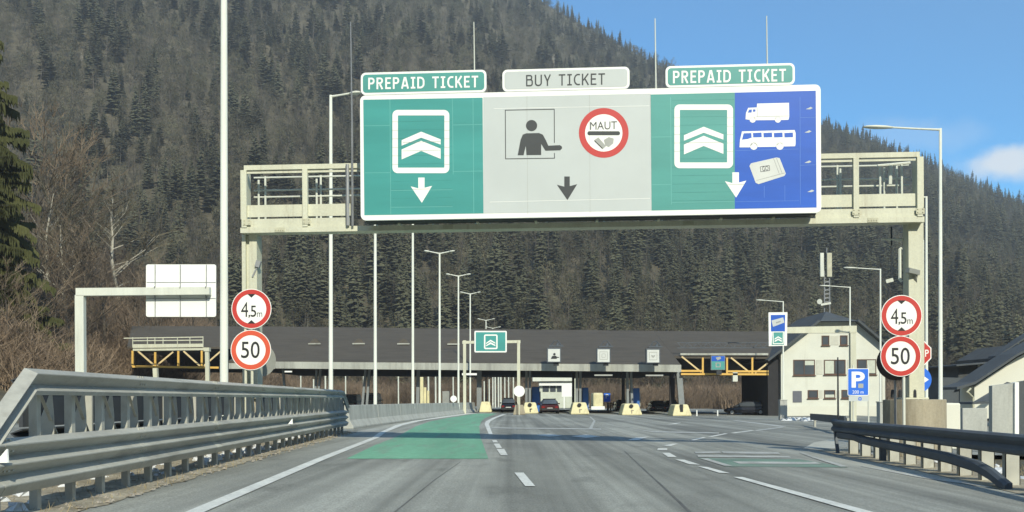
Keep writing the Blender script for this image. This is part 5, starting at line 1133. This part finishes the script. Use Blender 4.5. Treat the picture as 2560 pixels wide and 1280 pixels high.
for xa, xb in ((650, 735), (755, 830), (850, 915)):
    m = MB(); a, b = P(*Zs(xa, 775), Y + 1.1), P(*Zs(xb, 690), Y + 1.1); m.box((a.x, Y + 1.1, a.z), (b.x, Y + 1.19, b.z)); m.build('window', M['glass'], t)
m = MB(); a, b = P(*Zs(915, 845), Y - 6), P(*Zs(1075, 655), Y - 6); m.box((a.x, Y - 6, a.z), (b.x, Y - 5.9, b.z)); m.box((a.x + .3, Y - 5.95, zf), (a.x + .5, Y - 5.85, a.z)); o = m.build('notice_board', M['white']); tag(o, 'white board on a post in front of the pale service building', 'sign')
Y = 150; a, b = P(*Zs(1350, 935), Y), P(*Zs(1490, 790), Y); t = thing('cream_container', 'cream rounded container behind the P sign, seen through the middle lane', 'container', ((a.x + b.x) / 2, Y, zg(a.x, Y)))
m = MB(); m.box((a.x, Y, zg(a.x, Y) + .1), (b.x, Y + 4, b.z)); m.build('body', M['cushion'], t, bevel=.25); m = MB(); m.box((a.x - .3, Y - .4, zg(a.x, Y)), (b.x + .2, Y - .1, zg(a.x, Y) + .5)); m.build('plinth', M['white'], t)
Y = 140; a, b = P(*Zs(1500, 915), Y), P(*Zs(1590, 795), Y); t = thing('parking_sign', 'small blue P sign seen through the toll lanes', 'road sign', ((a.x + b.x) / 2, Y, zg(a.x, Y)), 'blue parking signs')
m = MB(); m.box((a.x, Y, a.z), (b.x, Y + .06, b.z)); s = m.build('panel', M['park_blue'], t); lett('lettering', 'P', [Zs(1525, 810), Zs(1568, 810), Zs(1568, 870), Zs(1525, 870)], M['white'], .02, .01, s, plane(Y))
m = MB(); m.tube([((a.x + b.x) / 2, Y + .1, zg(a.x, Y)), ((a.x + b.x) / 2, Y + .1, a.z)], .05, 6); m.build('post', M['grey_metal'], t)
for i in range(4):
    px = 1514 + i * 6.5; Y = 128 + i; x = P(px, 0, Y).x; z = zg(x, Y); t = thing('guide_beacon', 'orange and white guide beacon in the row below the small P sign', 'beacon', (x, Y, z), 'guide beacons below the small P sign')
    m = MB(); m.box((x - .12, Y, z + .1), (x + .12, Y + .04, z + 1.15)); m.build('blade', M['white'], t); m = MB()
    for k in range(3): m.prism([(x - .12, Y - .006, z + .2 + k * .32), (x + .12, Y - .006, z + .34 + k * .32), (x + .12, Y - .006, z + .5 + k * .32), (x - .12, Y - .006, z + .36 + k * .32)], (0, .004, 0))
    m.build('stripes', M['orange_w'], t); m = MB(); m.box((x - .2, Y - .15, z), (x + .2, Y + .2, z + .1)); m.build('foot', M['black'], t)
# ------------------------------------------------------------------ cars
def car(name, label, p, paint, L=4.4, W=1.8, Hh=1.45, rz=0, group=None, van=False, cat='car'):
    t = thing(name, label, cat, p, group); bx, by, bz = p; c, s = math.cos(rz), math.sin(rz)
    def T(x, y, z): return (bx + c * x - s * y, by + s * x + c * y, bz + z)
    def loft(secs):                                    # sections along y: (y, z0, z1, half width bottom, half width top)
        m = MB(); n = 10; v = []
        for y, z0, z1, wb, wt in secs:
            r = .10; v += [T(a, y, b) for a, b in ((-wb * .92, z0), (wb * .92, z0), (wb, z0 + r), (wb * 1.0, z0 + (z1 - z0) * .55), (wt, z1 - r * .6), (wt * .86, z1), (-wt * .86, z1), (-wt, z1 - r * .6), (-wb, z0 + (z1 - z0) * .55), (-wb, z0 + r))]
        f = [tuple(range(n)), tuple(reversed([(len(secs) - 1) * n + k for k in range(n)]))]
        for j in range(len(secs) - 1): f += [(j * n + k, (j + 1) * n + k, (j + 1) * n + (k + 1) % n, j * n + (k + 1) % n) for k in range(n)]
        return m.add(v, f)
    w = W / 2; h = L / 2; belt = Hh * .62 if not van else Hh * .55
    m = loft([(-h, .42, belt * .86, w * .86, w * .80), (-h + .12, .28, belt * .98, w * .96, w * .9), (-h + .7, .2, belt, w, w * .95), (h * .1, .2, belt, w, w * .95), (h * .45, .2, belt * .97, w, w * .94), (h - .35, .24, belt * .82, w * .95, w * .86), (h, .38, belt * .66, w * .8, w * .72)]); m.build('body', paint, t, smooth=False)
    b0 = belt - .03
    if van: gh = [(-h + .05, b0, Hh * .97, w * .93, w * .86), (-h + .3, b0, Hh, w * .93, w * .86), (h * .35, b0, Hh, w * .93, w * .86), (h * .75, b0, b0 + .1, w * .9, w * .85)]
    else: gh = [(-h + .18, b0, b0 + .06, w * .86, w * .84), (-h + .95, b0, Hh * .97, w * .88, w * .68), (-.1, b0, Hh, w * .9, w * .68), (h * .2, b0, Hh * .95, w * .9, w * .68), (h * .58, b0, b0 + .05, w * .86, w * .8)]
    loft(gh).build('cabin', M['glass'] if not van else paint, t)
    if not van: loft([(-h + .98, Hh * .955, Hh * .98, w * .66, w * .64), (-.1, Hh * .97, Hh + .015, w * .67, w * .64), (h * .2, Hh * .93, Hh * .965, w * .67, w * .64)]).build('roof', paint, t)
    else:
        m = MB(); m.add([T(-w * .8, -h + .03, Hh * .9), T(w * .8, -h + .03, Hh * .9), T(w * .85, -h + .03, b0 + .12), T(-w * .85, -h + .03, b0 + .12)], [(0, 1, 2, 3)]); m.build('rear_window', M['glass'], t)
    for yy in (-h + .8, h - .82):
        for sx in (-1, 1):
            m = MB(); cx = sx * (w - .1); m.tube([T(cx - .1, yy, .32), T(cx + .1, yy, .32)], .33, 16); wh = m.build('wheel', M['tyre'], t); m = MB(); m.tube([T(cx - .11, yy, .32), T(cx + .11, yy, .32)], .19, 12); m.build('rim', M['grey_metal'], wh)
    for sx in (-1, 1):
        m = MB(); m.prism([T(sx * w * .55, -h - .012, belt * .80), T(sx * w * .86, -h + .0, belt * .80), T(sx * w * .86, -h + .0, belt * .62), T(sx * w * .55, -h - .012, belt * .62)], (0, .05, 0)); m.build('tail_light', M['lamp_red'], t)
        m = MB(); m.beam(T(sx * (w - .02), h * .32, belt + .06), T(sx * (w + .17), h * .30, belt + .08), .12, .12); m.build('wing_mirror', paint, t)
    m = MB(); m.prism([T(-.26, -h - .02, belt * .64), T(.26, -h - .02, belt * .64), T(.26, -h - .02, belt * .50), T(-.26, -h - .02, belt * .50)], (0, .03, 0)); m.build('number_plate', M['white'], t)
    m = MB(); m.beam(T(-w * .9, -h - .02, .42), T(w * .9, -h - .02, .42), .16, .2); m.build('bumper', M['black'], t)
    return t
def place_car(px, py, Y_=None): g = GND(px, py) if Y_ is None else Vector((P(px, 0, Y_).x, Y_, 0)); g.z = zg(g.x, g.y); return g
g = place_car(1375, 1034); car('car', 'dark red car driving away into the second toll lane', g + Vector((0, 2.2, 0)), M['car_red'], W=1.85, Hh=1.42, group='cars at the toll lanes')
g = place_car(1271, 1032); car('car', 'small dark car seen from behind at the left lane mouth', g + Vector((0, 2.0, 0)), M['car_dark'], L=4.0, W=1.5, Hh=1.45, group='cars at the toll lanes')
car('car', 'black car waiting in the lane right of the third cushion, plate in view', place_car(1635, 0, 116), M['car_dark'], W=1.9, Hh=1.4, group='cars at the toll lanes')
car('car', 'black car half hidden behind the slotted cushion', place_car(1668, 0, 122), M['car_dark'], group='cars at the toll lanes')
car('car', 'black car half hidden left of the third cushion', place_car(1548, 0, 119), M['car_dark'], group='cars at the toll lanes')
car('car', 'black car parked across in the shade beside the cream house', place_car(1858, 0, 108), M['car_dark'], L=4.6, rz=R(80), group='cars at the toll lanes')
car('van', 'white van roof showing over the end of the left guardrail', place_car(876, 0, 128), M['car_white'], L=5.4, W=2.0, Hh=2.0, van=True, group='white vans beyond the barrier', cat='van')
car('van', 'white van behind the barrier beside the second slanted columns', place_car(926, 0, 124), M['car_white'], L=5.2, W=1.95, Hh=2.1, van=True, group='white vans beyond the barrier', cat='van')
car('van', 'grey white van roof just behind the left truss, above the guardrail', place_car(470, 0, 88), M['car_white'], L=5.4, W=2.0, Hh=2.9, rz=R(80), van=True, group='white vans beyond the barrier', cat='van')
Y = 88; a = P(1106, 1004, Y); b = P(1123, 978, Y); m = MB(); m.box((a.x, Y, zg(a.x, Y)), (b.x, Y + .7, b.z)); m.box((a.x + .05, Y - .012, .3), (b.x - .05, Y - .002, b.z - .08)); o = m.build('control_cabinet', M['sign_back'], bevel=.03); tag(o, 'grey green control cabinet behind the barrier between two lamps', 'cabinet')
c = P(1134, 997, 80); disc3(MB(), c, .26, .03, 24).build('small_round_sign', M['white']); o = bpy.data.objects['small_round_sign']; tag(o, 'small white round sign just over the concrete barrier', 'road sign')
Y = 93; t = thing('crash_cushion', 'pair of narrow cream posts behind the barrier left of the cabinet', 'post', P(1058, 1000, Y))
for px, ya, w_ in ((1048, 949, 8), (1055, 975, 9), (1064, 983, 6)):
    m = MB(); x = P(px, 0, Y).x; m.box((x - w_ / 2 * Y / F, Y, zg(x, Y)), (x + w_ / 2 * Y / F, Y + .5, P(0, ya, Y).z)); m.build('post', M['cushion'], t, bevel=.05); Y += .8
# ------------------------------------------------------------------ cream house on the right
Y = 104.0
Zh = lambda x, y: (1640 + x / 3.555, 700 + y / 3.555)
h0 = P(*Zh(1088, 1180), Y); zf = zg(28, Y) - .1
house = thing('cream_house', 'cream rendered house with dark slate roof at the right end of the toll plaza', 'house', (P(2075, 0, Y).x, Y, zf))
xl, xr = P(1947, 0, Y).x, P(2207, 0, Y).x; zel = P(1947, 877, Y).z; zer = P(2207, 868, Y).z; xp0, xp1 = P(2040, 0, Y).x, P(2132, 0, Y).x; zp = P(2085, 805, Y).z
prof = [(xl, zf), (xr, zf), (xr, zer), (xp1, zp), (xp0, zp), (xl, zel)]
m = MB(); m.prism([(a, Y, b) for a, b in prof], (0, 13, 0)); m.build('wall', M['render'], house)
m = MB(); m.prism([(a, Y - .03, b) for a, b in ((xl + .02, zf), (xr - .02, zf), (xr - .02, zf + 1.1), (xl + .02, zf + 1.1))], (0, .028, 0)); m.build('plinth_band', M['render_white'], house)
zpk = P(2070, 778, Y + 3).z; xm = (xp0 + xp1) / 2; ov = .9; m = MB()
def rl(a, b, ya, yb, th=.22):                     # sloping roof slab from lower edge a to upper edge b
    n = Vector((-(b[1] - a[1]), 0, b[0] - a[0])).normalized() * th
    if n.z < 0: n = -n
    m.prism([(a[0], ya, a[1]), (b[0], ya, b[1]), (b[0] + n.x, ya, b[1] + n.z), (a[0] + n.x, ya, a[1] + n.z)], (0, yb - ya, 0))
sl = (zp - zel) / (xp0 - xl); sr_ = (zp - zer) / (xr - xp1)
rl((xl - 1.5, zel - 1.5 * sl + .02), (xp0, zp + .02), Y - ov, Y + 14); rl((xr + .5, zer - .5 * sr_ + .02), (xp1, zp + .02), Y - ov, Y + 14)
m.build('roof', M['slate'], house)
m = MB(); A = [(xp0, Y - ov + .02, zp + .03), (xp1, Y - ov + .02, zp + .03), (xm, Y + 3.4, zpk), (xm, Y + 14, zpk), (xp1, Y + 14, zp + .03), (xp0, Y + 14, zp + .03)]
m.add(A, [(0, 1, 2), (1, 4, 3, 2), (0, 2, 3, 5), (5, 3, 4), (0, 5, 4, 1)]); m.build('hip_roof', M['slate'], house)
m = MB(); m.box((xl - 1.25, Y + .5, zf), (xl - .01, Y + 12.5, zel - .9)); m.build('shaded_side_wall', M['soffit'], house)  # near-black box standing in for the left wall's shade
M['panel_beige'] = mat('beige_wall_panel', (.56, .56, .47), .85, var=.08)
def window(xa, xb, ya, yb, nl, blinds=()):
    a, b = P(*Zh(xa, yb), Y), P(*Zh(xb, ya), Y); m = MB(); t_ = .10
    m.box((a.x, Y - .05, a.z), (a.x + t_, Y + .05, b.z)); m.box((b.x - t_, Y - .05, a.z), (b.x, Y + .05, b.z)); m.box((a.x + t_, Y - .05, b.z - t_), (b.x - t_, Y + .05, b.z)); m.box((a.x + t_, Y - .05, a.z), (b.x - t_, Y + .05, a.z + t_))
    for k in range(1, nl): x = a.x + (b.x - a.x) * k / nl; m.box((x - .035, Y - .045, a.z + t_), (x + .035, Y + .05, b.z - t_))
    f = m.build('window', M['wood'], house); m = MB(); m.box((a.x + .02, Y - .02, a.z + .02), (b.x - .02, Y + .06, b.z - .02)); m.build('pane', M['glass'], f)
    m = MB(); m.box((a.x - .08, Y - .14, a.z - .09), (b.x + .08, Y - .051, a.z - .003)); m.build('sill', M['wood'], f)
    for (p0, p1, q0, q1) in blinds:
        w_, h_ = b.x - a.x, b.z - a.z; m = MB(); m.box((a.x + w_ * p0, Y - .035, b.z - h_ * q1), (a.x + w_ * p1, Y - .022, b.z - h_ * q0)); m.build('blind', M['curtain'], f)
window(1472, 1540, 494, 582, 1); window(1635, 1702, 492, 580, 1)
window(1220, 1412, 708, 848, 2, [(.54, .97, .05, .35)]); window(1492, 1684, 708, 842, 2, [(.04, .46, .05, .92)]); window(1785, 1956, 704, 842, 2, [(.5, .96, .05, .9)])
for q0, q1, q2, q3 in ((1414, 1490, 710, 840), (1688, 1782, 708, 838), (1542, 1633, 496, 578), (1442, 1492, 980, 1050), (1594, 1646, 980, 1050)):
    m = MB(); a, b = P(*Zh(q0, q3), Y), P(*Zh(q1, q2), Y); m.box((a.x + .12, Y - .03, a.z), (b.x - .12, Y + .02, b.z)); m.build('wall_panel', M['panel_beige'], house)
window(1348, 1440, 978, 1052, 1); window(1494, 1592, 978, 1052, 1, [(.05, .95, .55, .9)]); window(1648, 1720, 976, 1052, 1)
m = MB(); a, b = P(*Zh(1215, 1088), Y), P(*Zh(1295, 986), Y); m.box((a.x, Y - .04, a.z), (b.x, Y + .04, b.z)); m.build('vent_grille', mat('grey_louvre', (.12, .13, .15), .6), house)
m = MB(); p = P(*Zh(2003, 560), Y - .12); m.tube([(p.x, Y - .12, zf), (p.x, Y - .12, p.z)], .06, 8); m.build('downpipe', M['sign_back'], house)
# phone mast behind the house
Y = 122; x = P(2063, 0, Y).x; t = thing('antenna_mast', 'slim phone mast with white antenna panels rising behind the slate roof', 'antenna mast', (x, Y, zg(x, Y)))
m = MB(); zt = P(0, 632, Y).z; z0 = zg(x, Y)
for dx in (-.32, .32): m.tube([(x + dx, Y, z0), (x + dx, Y, P(0, 690, Y).z)], .07, 6)
m.tube([(x, Y, P(0, 705, Y).z), (x, Y, zt)], .06, 6)
for k in range(14): z = P(0, 770 - 5 * k, Y).z; m.tube([(x - .32, Y, z), (x + .32, Y, z + .25 * (-1) ** k)], .03, 5)
m.build('lattice', M['grey_metal'], t)
for px0, px1, mt in ((2051, 2060, 'white_pole'), (2068, 2080, 'cream_dark')):
    m = MB(); a, b = P(px0, 692, Y - .3), P(px1, 632, Y - .3); m.box((a.x, Y - .3, a.z), (b.x, Y, b.z)); m.build('antenna_panel', M[mt], t, bevel=.04)
m = MB(); c = P(2049, 754, Y - .4); m.tube([c, c + Vector((.1, .25, 0))], [.32, .1], 12); c = P(2064, 762, Y - .4); m.beam(c + Vector((-.6, 0, 0)), c + Vector((.6, 0, .2)), .3, .25); m.build('dish', M['white_pole'], t)
# ------------------------------------------------------------------ parking sign, marker posts, clutter before the house
Y = 46; x = P(2146, 0, Y).x; zf = zg(x, Y); t = thing('parking_sign', 'blue P parking sign with white supplementary plate in front of the cream house', 'road sign', (x, Y, zf), 'blue parking signs'); mp = plane(Y)
for px in (2127, 2165):
    m = MB(); q = P(px, 0, Y + .06).x; m.tube([(q, Y + .06, zf), (q, Y + .06, P(0, 925, Y).z)], .035, 8); m.build('post', M['white_pole'], t)
m = MB(); m.prism([P(a, b, Y) for a, b in rrect(2119, 921, 2172, 989, 3)], (0, .03, 0)); s = m.build('panel', M['white'], t); dec('blue_field', [[rrect(2120.5, 922.5, 2170.5, 987.5, 2)]], M['park_blue'], .004, s, mp)
lett('lettering', 'P', [(2129, 929), (2162, 929), (2162, 969), (2129, 969)], M['white'], .008, .03, s, mp); dec('symbol', [[rrect(2145.5, 959, 2158.5, 970, 1)]], M['card'], .008, s, mp); lett('lettering', '200 m', [(2131, 976), (2159, 976), (2159, 984), (2131, 984)], M['white'], .008, .0, s, mp)
m = MB(); m.prism([P(a, b, Y) for a, b in rrect(2122, 990, 2171, 1003, 1)], (0, .02, 0)); s2 = m.build('supplementary_plate', M['panel_grey'], t); dec('symbol', [[rrect(2146, 993, 2154, 1001, 2), rrect(2148, 995, 2152, 999, 1)]], M['park_blue'], .006, s2, mp)
Y = 44; x = P(2089, 0, Y).x; m = MB(); m.tube([(x, Y, zg(x, Y)), (x, Y, P(0, 906, Y).z)], [.05, .03], 8); o = m.build('thin_dark_pole', M['dark_metal']); tag(o, 'thin dark pole in front of the cream house windows', 'pole')
for px, Y, zt, w_, mt, lab in ((1953, 78, 1013, 18, 'concrete', 'pale concrete cabinet at the left foot of the cream house'), (2200, 52, 1020, 13, 'concrete', 'narrow pale cabinet between the P sign and the plinth')):
    x = P(px, 0, Y).x; hw = w_ / 2 * Y / F; m = MB(); m.box((x - hw, Y, zg(x, Y)), (x + hw, Y + .5, P(0, zt, Y).z)); m.box((x - hw - .03, Y - .03, P(0, zt, Y).z + .003), (x + hw + .03, Y + .53, P(0, zt, Y).z + .06)); o = m.build('utility_cabinet', M[mt], bevel=.02); tag(o, lab, 'cabinet', 'pale cabinets before the cream house')
Y = 40; a, b = P(2075, 0, Y).x, P(2118, 0, Y).x; z = zg(a, Y)                          # distant dark end of another rail
fg = thing('guardrail', 'short dark guardrail before the cream house, ending at the road corner', 'guardrail', (a, Y, z))
m = MB(); m.sweep([Vector((P(2020, 0, 58).x, 58, zg(20, 58))), Vector((P(2085, 0, 46).x, 46, zg(15, 46))), Vector((P(2116, 0, 42).x, 42.5, zg(14, 42.5)))], [(-.04, .42), (.04, .42), (.04, .78), (-.04, .78)], (.9, .4, 0)); m.build('rail', M['galv_dark'], fg)
for px, Y in ((2030, 56), (2085, 46.2), (2112, 42.9)):
    m = MB(); q = P(px, 0, Y).x; m.box((q, Y + .05, zg(q, Y) - .05), (q + .1, Y + .17, zg(q, Y) + .7)); m.build('post', M['galv_post'], fg)
r_ = random.Random(12); m = MB()
for _ in range(46): px = r_.uniform(1950, 2040); Y = r_.uniform(74, 84); x = P(px, 0, Y).x; stone(m, (x, Y, zg(x, Y)), r_.uniform(.1, .34), r_)
m.build('rubble', M['snow'], kind='stuff'); tag(bpy.data.objects['rubble'], 'heap of dirty snow and rubble at the foot of the cream house', 'snow heap')
for px, py, lab in ((1742, 1040, 'short white delineator left in the dark lane by the house'), (1794, 1040, 'short white delineator right in the dark lane by the house')):
    g = GND(px, py); m = MB(); m.tube([g, g + Vector((0, 0, .52)), g + Vector((0, 0, .56))], [.07, .06, .03], 8); o = m.build('delineator', M['white']); tag(o, lab, 'delineator', 'delineators in the dark lane')
# ------------------------------------------------------------------ stop sign and arrow sign beside the right leg
Y = 31; c = P(2297, 883, Y); t = thing('stop_sign', 'red stop sign over a blue arrow disc, mostly hidden by the right gantry leg', 'road sign', (c.x, Y, zg(c.x, Y))); mp = plane(Y)
octa = lambda r: [(2297 + r * math.cos(R(22.5 + 45 * k)), 883 + r * math.sin(R(22.5 + 45 * k))) for k in range(8)]
m = MB(); m.prism([P(a, b, Y) for a, b in octa(34)], (0, .02, 0)); s = m.build('panel', M['white'], t); dec('red_face', [[octa(31.5)]], M['red'], .004, s, mp); lett('lettering', 'STOP', [(2273, 874), (2322, 874), (2322, 892), (2273, 892)], M['white'], .008, .01, s, mp)
m = MB(); m.tube([(c.x, Y + .06, zg(c.x, Y)), (c.x, Y + .06, c.z + .4)], .03, 8); m.build('post', M['white_pole'], t)
s = disc3(MB(), P(2297, 949, Y), 32 * Y / F, .02).build('arrow_disc', M['park_blue'], t); dec('white_arrow', [[[(2278, 945), (2305, 945), (2305, 937), (2322, 949), (2305, 961), (2305, 953), (2278, 953)]]], M['white'], .006, s, mp)
# ------------------------------------------------------------------ buildings at the right edge
Zq = lambda x, y: (2360 + x / 3.05, 820 + y / 3.05)
Y = 62; t = thing('white_house', 'white house with a steep grey roof cut by the right edge of the photo', 'house', (P(2500, 0, Y).x, Y, zg(20, Y)))
zf = zg(20, Y) - .2
m = MB(); poly = [Zq(232, 650), Zq(900, 650), Zq(900, -60), Zq(232, 452)]; m.prism([P(*Zq(232, 660), Y).xz.to_3d()] if False else [Vector((P(*q, Y).x, Y, P(*q, Y).z)) for q in [Zq(232, 690), Zq(1100, 690), Zq(1100, -40), Zq(560, 226), Zq(232, 446)]], (0, 2.0, 0)); m.build('wall', M['render_white'], t)
m = MB(); a, b, c_ = P(*Zq(100, 470), Y - .8), P(*Zq(560, 215), Y - .8), P(*Zq(1100, -60), Y - .8)
m.prism([a, P(*Zq(240, 428), Y - .8), b, c_, c_ + Vector((0, 0, .16)), b + Vector((0, 0, .16)), P(*Zq(240, 428), Y - .8) + Vector((0, 0, .16)), a + Vector((0, 0, .16))], (0, 2.6, 0)); m.build('roof', M['slate'], t)
m = MB(); a = P(*Zq(178, 486), Y - .9); m.tube([P(*Zq(205, 460), Y - .9), a, P(*Zq(222, 530), Y - .3), P(*Zq(224, 650), Y - .3)], .06, 7); m.build('downpipe', M['cream_dark'], t)
Y = 58; m = MB(); m.prism([P(*Zq(215, 582), Y), P(*Zq(350, 575), Y), P(*Zq(350, 560), Y), P(*Zq(220, 565), Y)], (0, 2.6, 0)); m.add([P(*Zq(218, 566), Y), P(*Zq(360, 556), Y), P(*Zq(520, 420), Y + 3), P(*Zq(480, 410), Y + 3)], [(0, 1, 2, 3)]); m.build('porch_roof', M['slate'], t)
Y = 78; dk = mat('dark_timber', (.06, .065, .065), .8, var=.2); t = thing('dark_annex', 'dark timber annex with flat roofs behind the white house', 'building', (P(2400, 0, Y).x, Y, zg(30, Y)))
m = MB(); m.prism([P(*q, Y) for q in (Zq(110, 660), Zq(420, 660), Zq(420, 262), Zq(110, 285))], (0, 8, 0)); m.build('upper_storey', dk, t); m = MB(); m.prism([P(*q, Y - 1) for q in (Zq(95, 292), Zq(430, 262), Zq(430, 250), Zq(95, 280))], (0, 10, 0)); m.build('flat_roof', M['slate'], t)
m = MB(); m.prism([P(*q, Y - 3) for q in (Zq(-40, 660), Zq(230, 660), Zq(230, 440), Zq(150, 380), Zq(-40, 375))], (0, 3, 0)); m.build('lower_storey', M['slate'], t); m = MB(); m.prism([P(*q, Y - 3.1) for q in (Zq(122, 660), Zq(228, 660), Zq(228, 455), Zq(122, 470))], (0, .08, 0)); m.build('side_wall', M['col'], t)
m = MB(); m.prism([P(*q, Y - 3.3) for q in (Zq(95, 470), Zq(235, 435), Zq(280, 415), Zq(160, 455))], (0, .3, 0)); m.build('snowy_eave', M['snow'], t)
m = MB(); m.prism([P(*q, Y - .1) for q in (Zq(258, 420), Zq(278, 420), Zq(278, 272), Zq(258, 275))], (0, .08, 0)); m.build('window', M['card'], t)
Y = 80; t = thing('steep_roof_house', 'farther house with steep dark roof behind the white house', 'house', (P(2560, 0, Y).x + 2, Y, zg(30, Y)))
m = MB(); m.prism([P(*q, Y + 2) for q in (Zq(420, 660), Zq(1300, 660), Zq(1300, 120), Zq(600, 120), Zq(420, 225))], (0, 8, 0)); m.build('wall', dk, t); m = MB(); m.prism([P(*q, Y + 1) for q in (Zq(405, 222), Zq(620, 82), Zq(1000, -160), Zq(1000, -175), Zq(620, 68), Zq(405, 212))], (0, 1.5, 0)); m.build('roof', M['slate'], t)
Y = 34; t = thing('concrete_wall_panel', 'tall weathered grey concrete wall panel near the right edge', 'wall', (P(2510, 0, Y).x, Y, H(16.5, Y)))
m = MB(); m.prism([P(*q, Y) for q in (Zq(368, 900), Zq(545, 900), Zq(545, 418), Zq(368, 440))], (0, .25, 0)); m.build('panel', M['concrete'], t); m = MB(); m.prism([P(*q, Y - .1) for q in (Zq(542, 900), Zq(572, 900), Zq(572, 412), Zq(542, 416))], (0, .3, 0)); m.build('edge_post', M['white'], t)
m = MB(); m.prism([P(*q, Y + .3) for q in (Zq(574, 900), Zq(900, 900), Zq(900, 350), Zq(574, 410))], (0, .2, 0)); o = m.build('grey_shed_wall', M['slate']); tag(o, 'grey shingled shed wall behind the white edge post at the right edge', 'wall')
Y = 30; a, b = P(2352, 0, Y).x, P(2396, 0, Y).x; z = H(a, Y); m = MB(); m.box((a, Y, z - .3), (b, Y + .9, P(0, 1022, Y).z)); o = m.build('white_block', M['render_white'], bevel=.05); tag(o, 'white concrete block beside the gantry plinth', 'concrete block')
Y = 44; a, b = P(2400, 0, Y).x, P(2462, 0, Y).x; m = MB(); m.box((a, Y, H(a, Y) - .3), (b, Y + .25, P(0, 1035, Y).z)); o = m.build('low_grey_wall', M['concrete'], bevel=.02); tag(o, 'low grey wall between the white block and the tall panel', 'wall')
Y = 33; t = thing('white_gate_posts', 'white frame and post standing behind the right guardrail', 'frame', (P(2530, 0, Y).x, Y, H(16, Y)))
for px in (2500, 2538):
    m = MB(); x = P(px, 0, Y).x; m.box((x - .05, Y - 6, H(x * .8, Y - 6) - .2), (x + .05, Y - 5.9, P(0, 1112, Y - 6).z + .35)); m.build('post', M['white'], t)
# ------------------------------------------------------------------ haze of the valley air
HZ = MB(); HZ.box((-1100, -720, -6), (1100, 1090, 700))
hm = bpy.data.materials.new('valley_haze'); hm.use_nodes = True; ht = hm.node_tree; ht.nodes.clear()
ho = ht.nodes.new('ShaderNodeOutputMaterial'); pv = ht.nodes.new('ShaderNodeVolumePrincipled'); pv.inputs['Density'].default_value = .00044
pv.inputs['Color'].default_value = (.92, .94, .93, 1); pv.inputs['Anisotropy'].default_value = .2; ht.links.new(pv.outputs[0], ho.inputs['Volume'])
hz = HZ.build('haze', hm, kind='stuff'); tag(hz, 'thin pale haze filling the valley air', 'haze')
for lo in lib.objects: pass
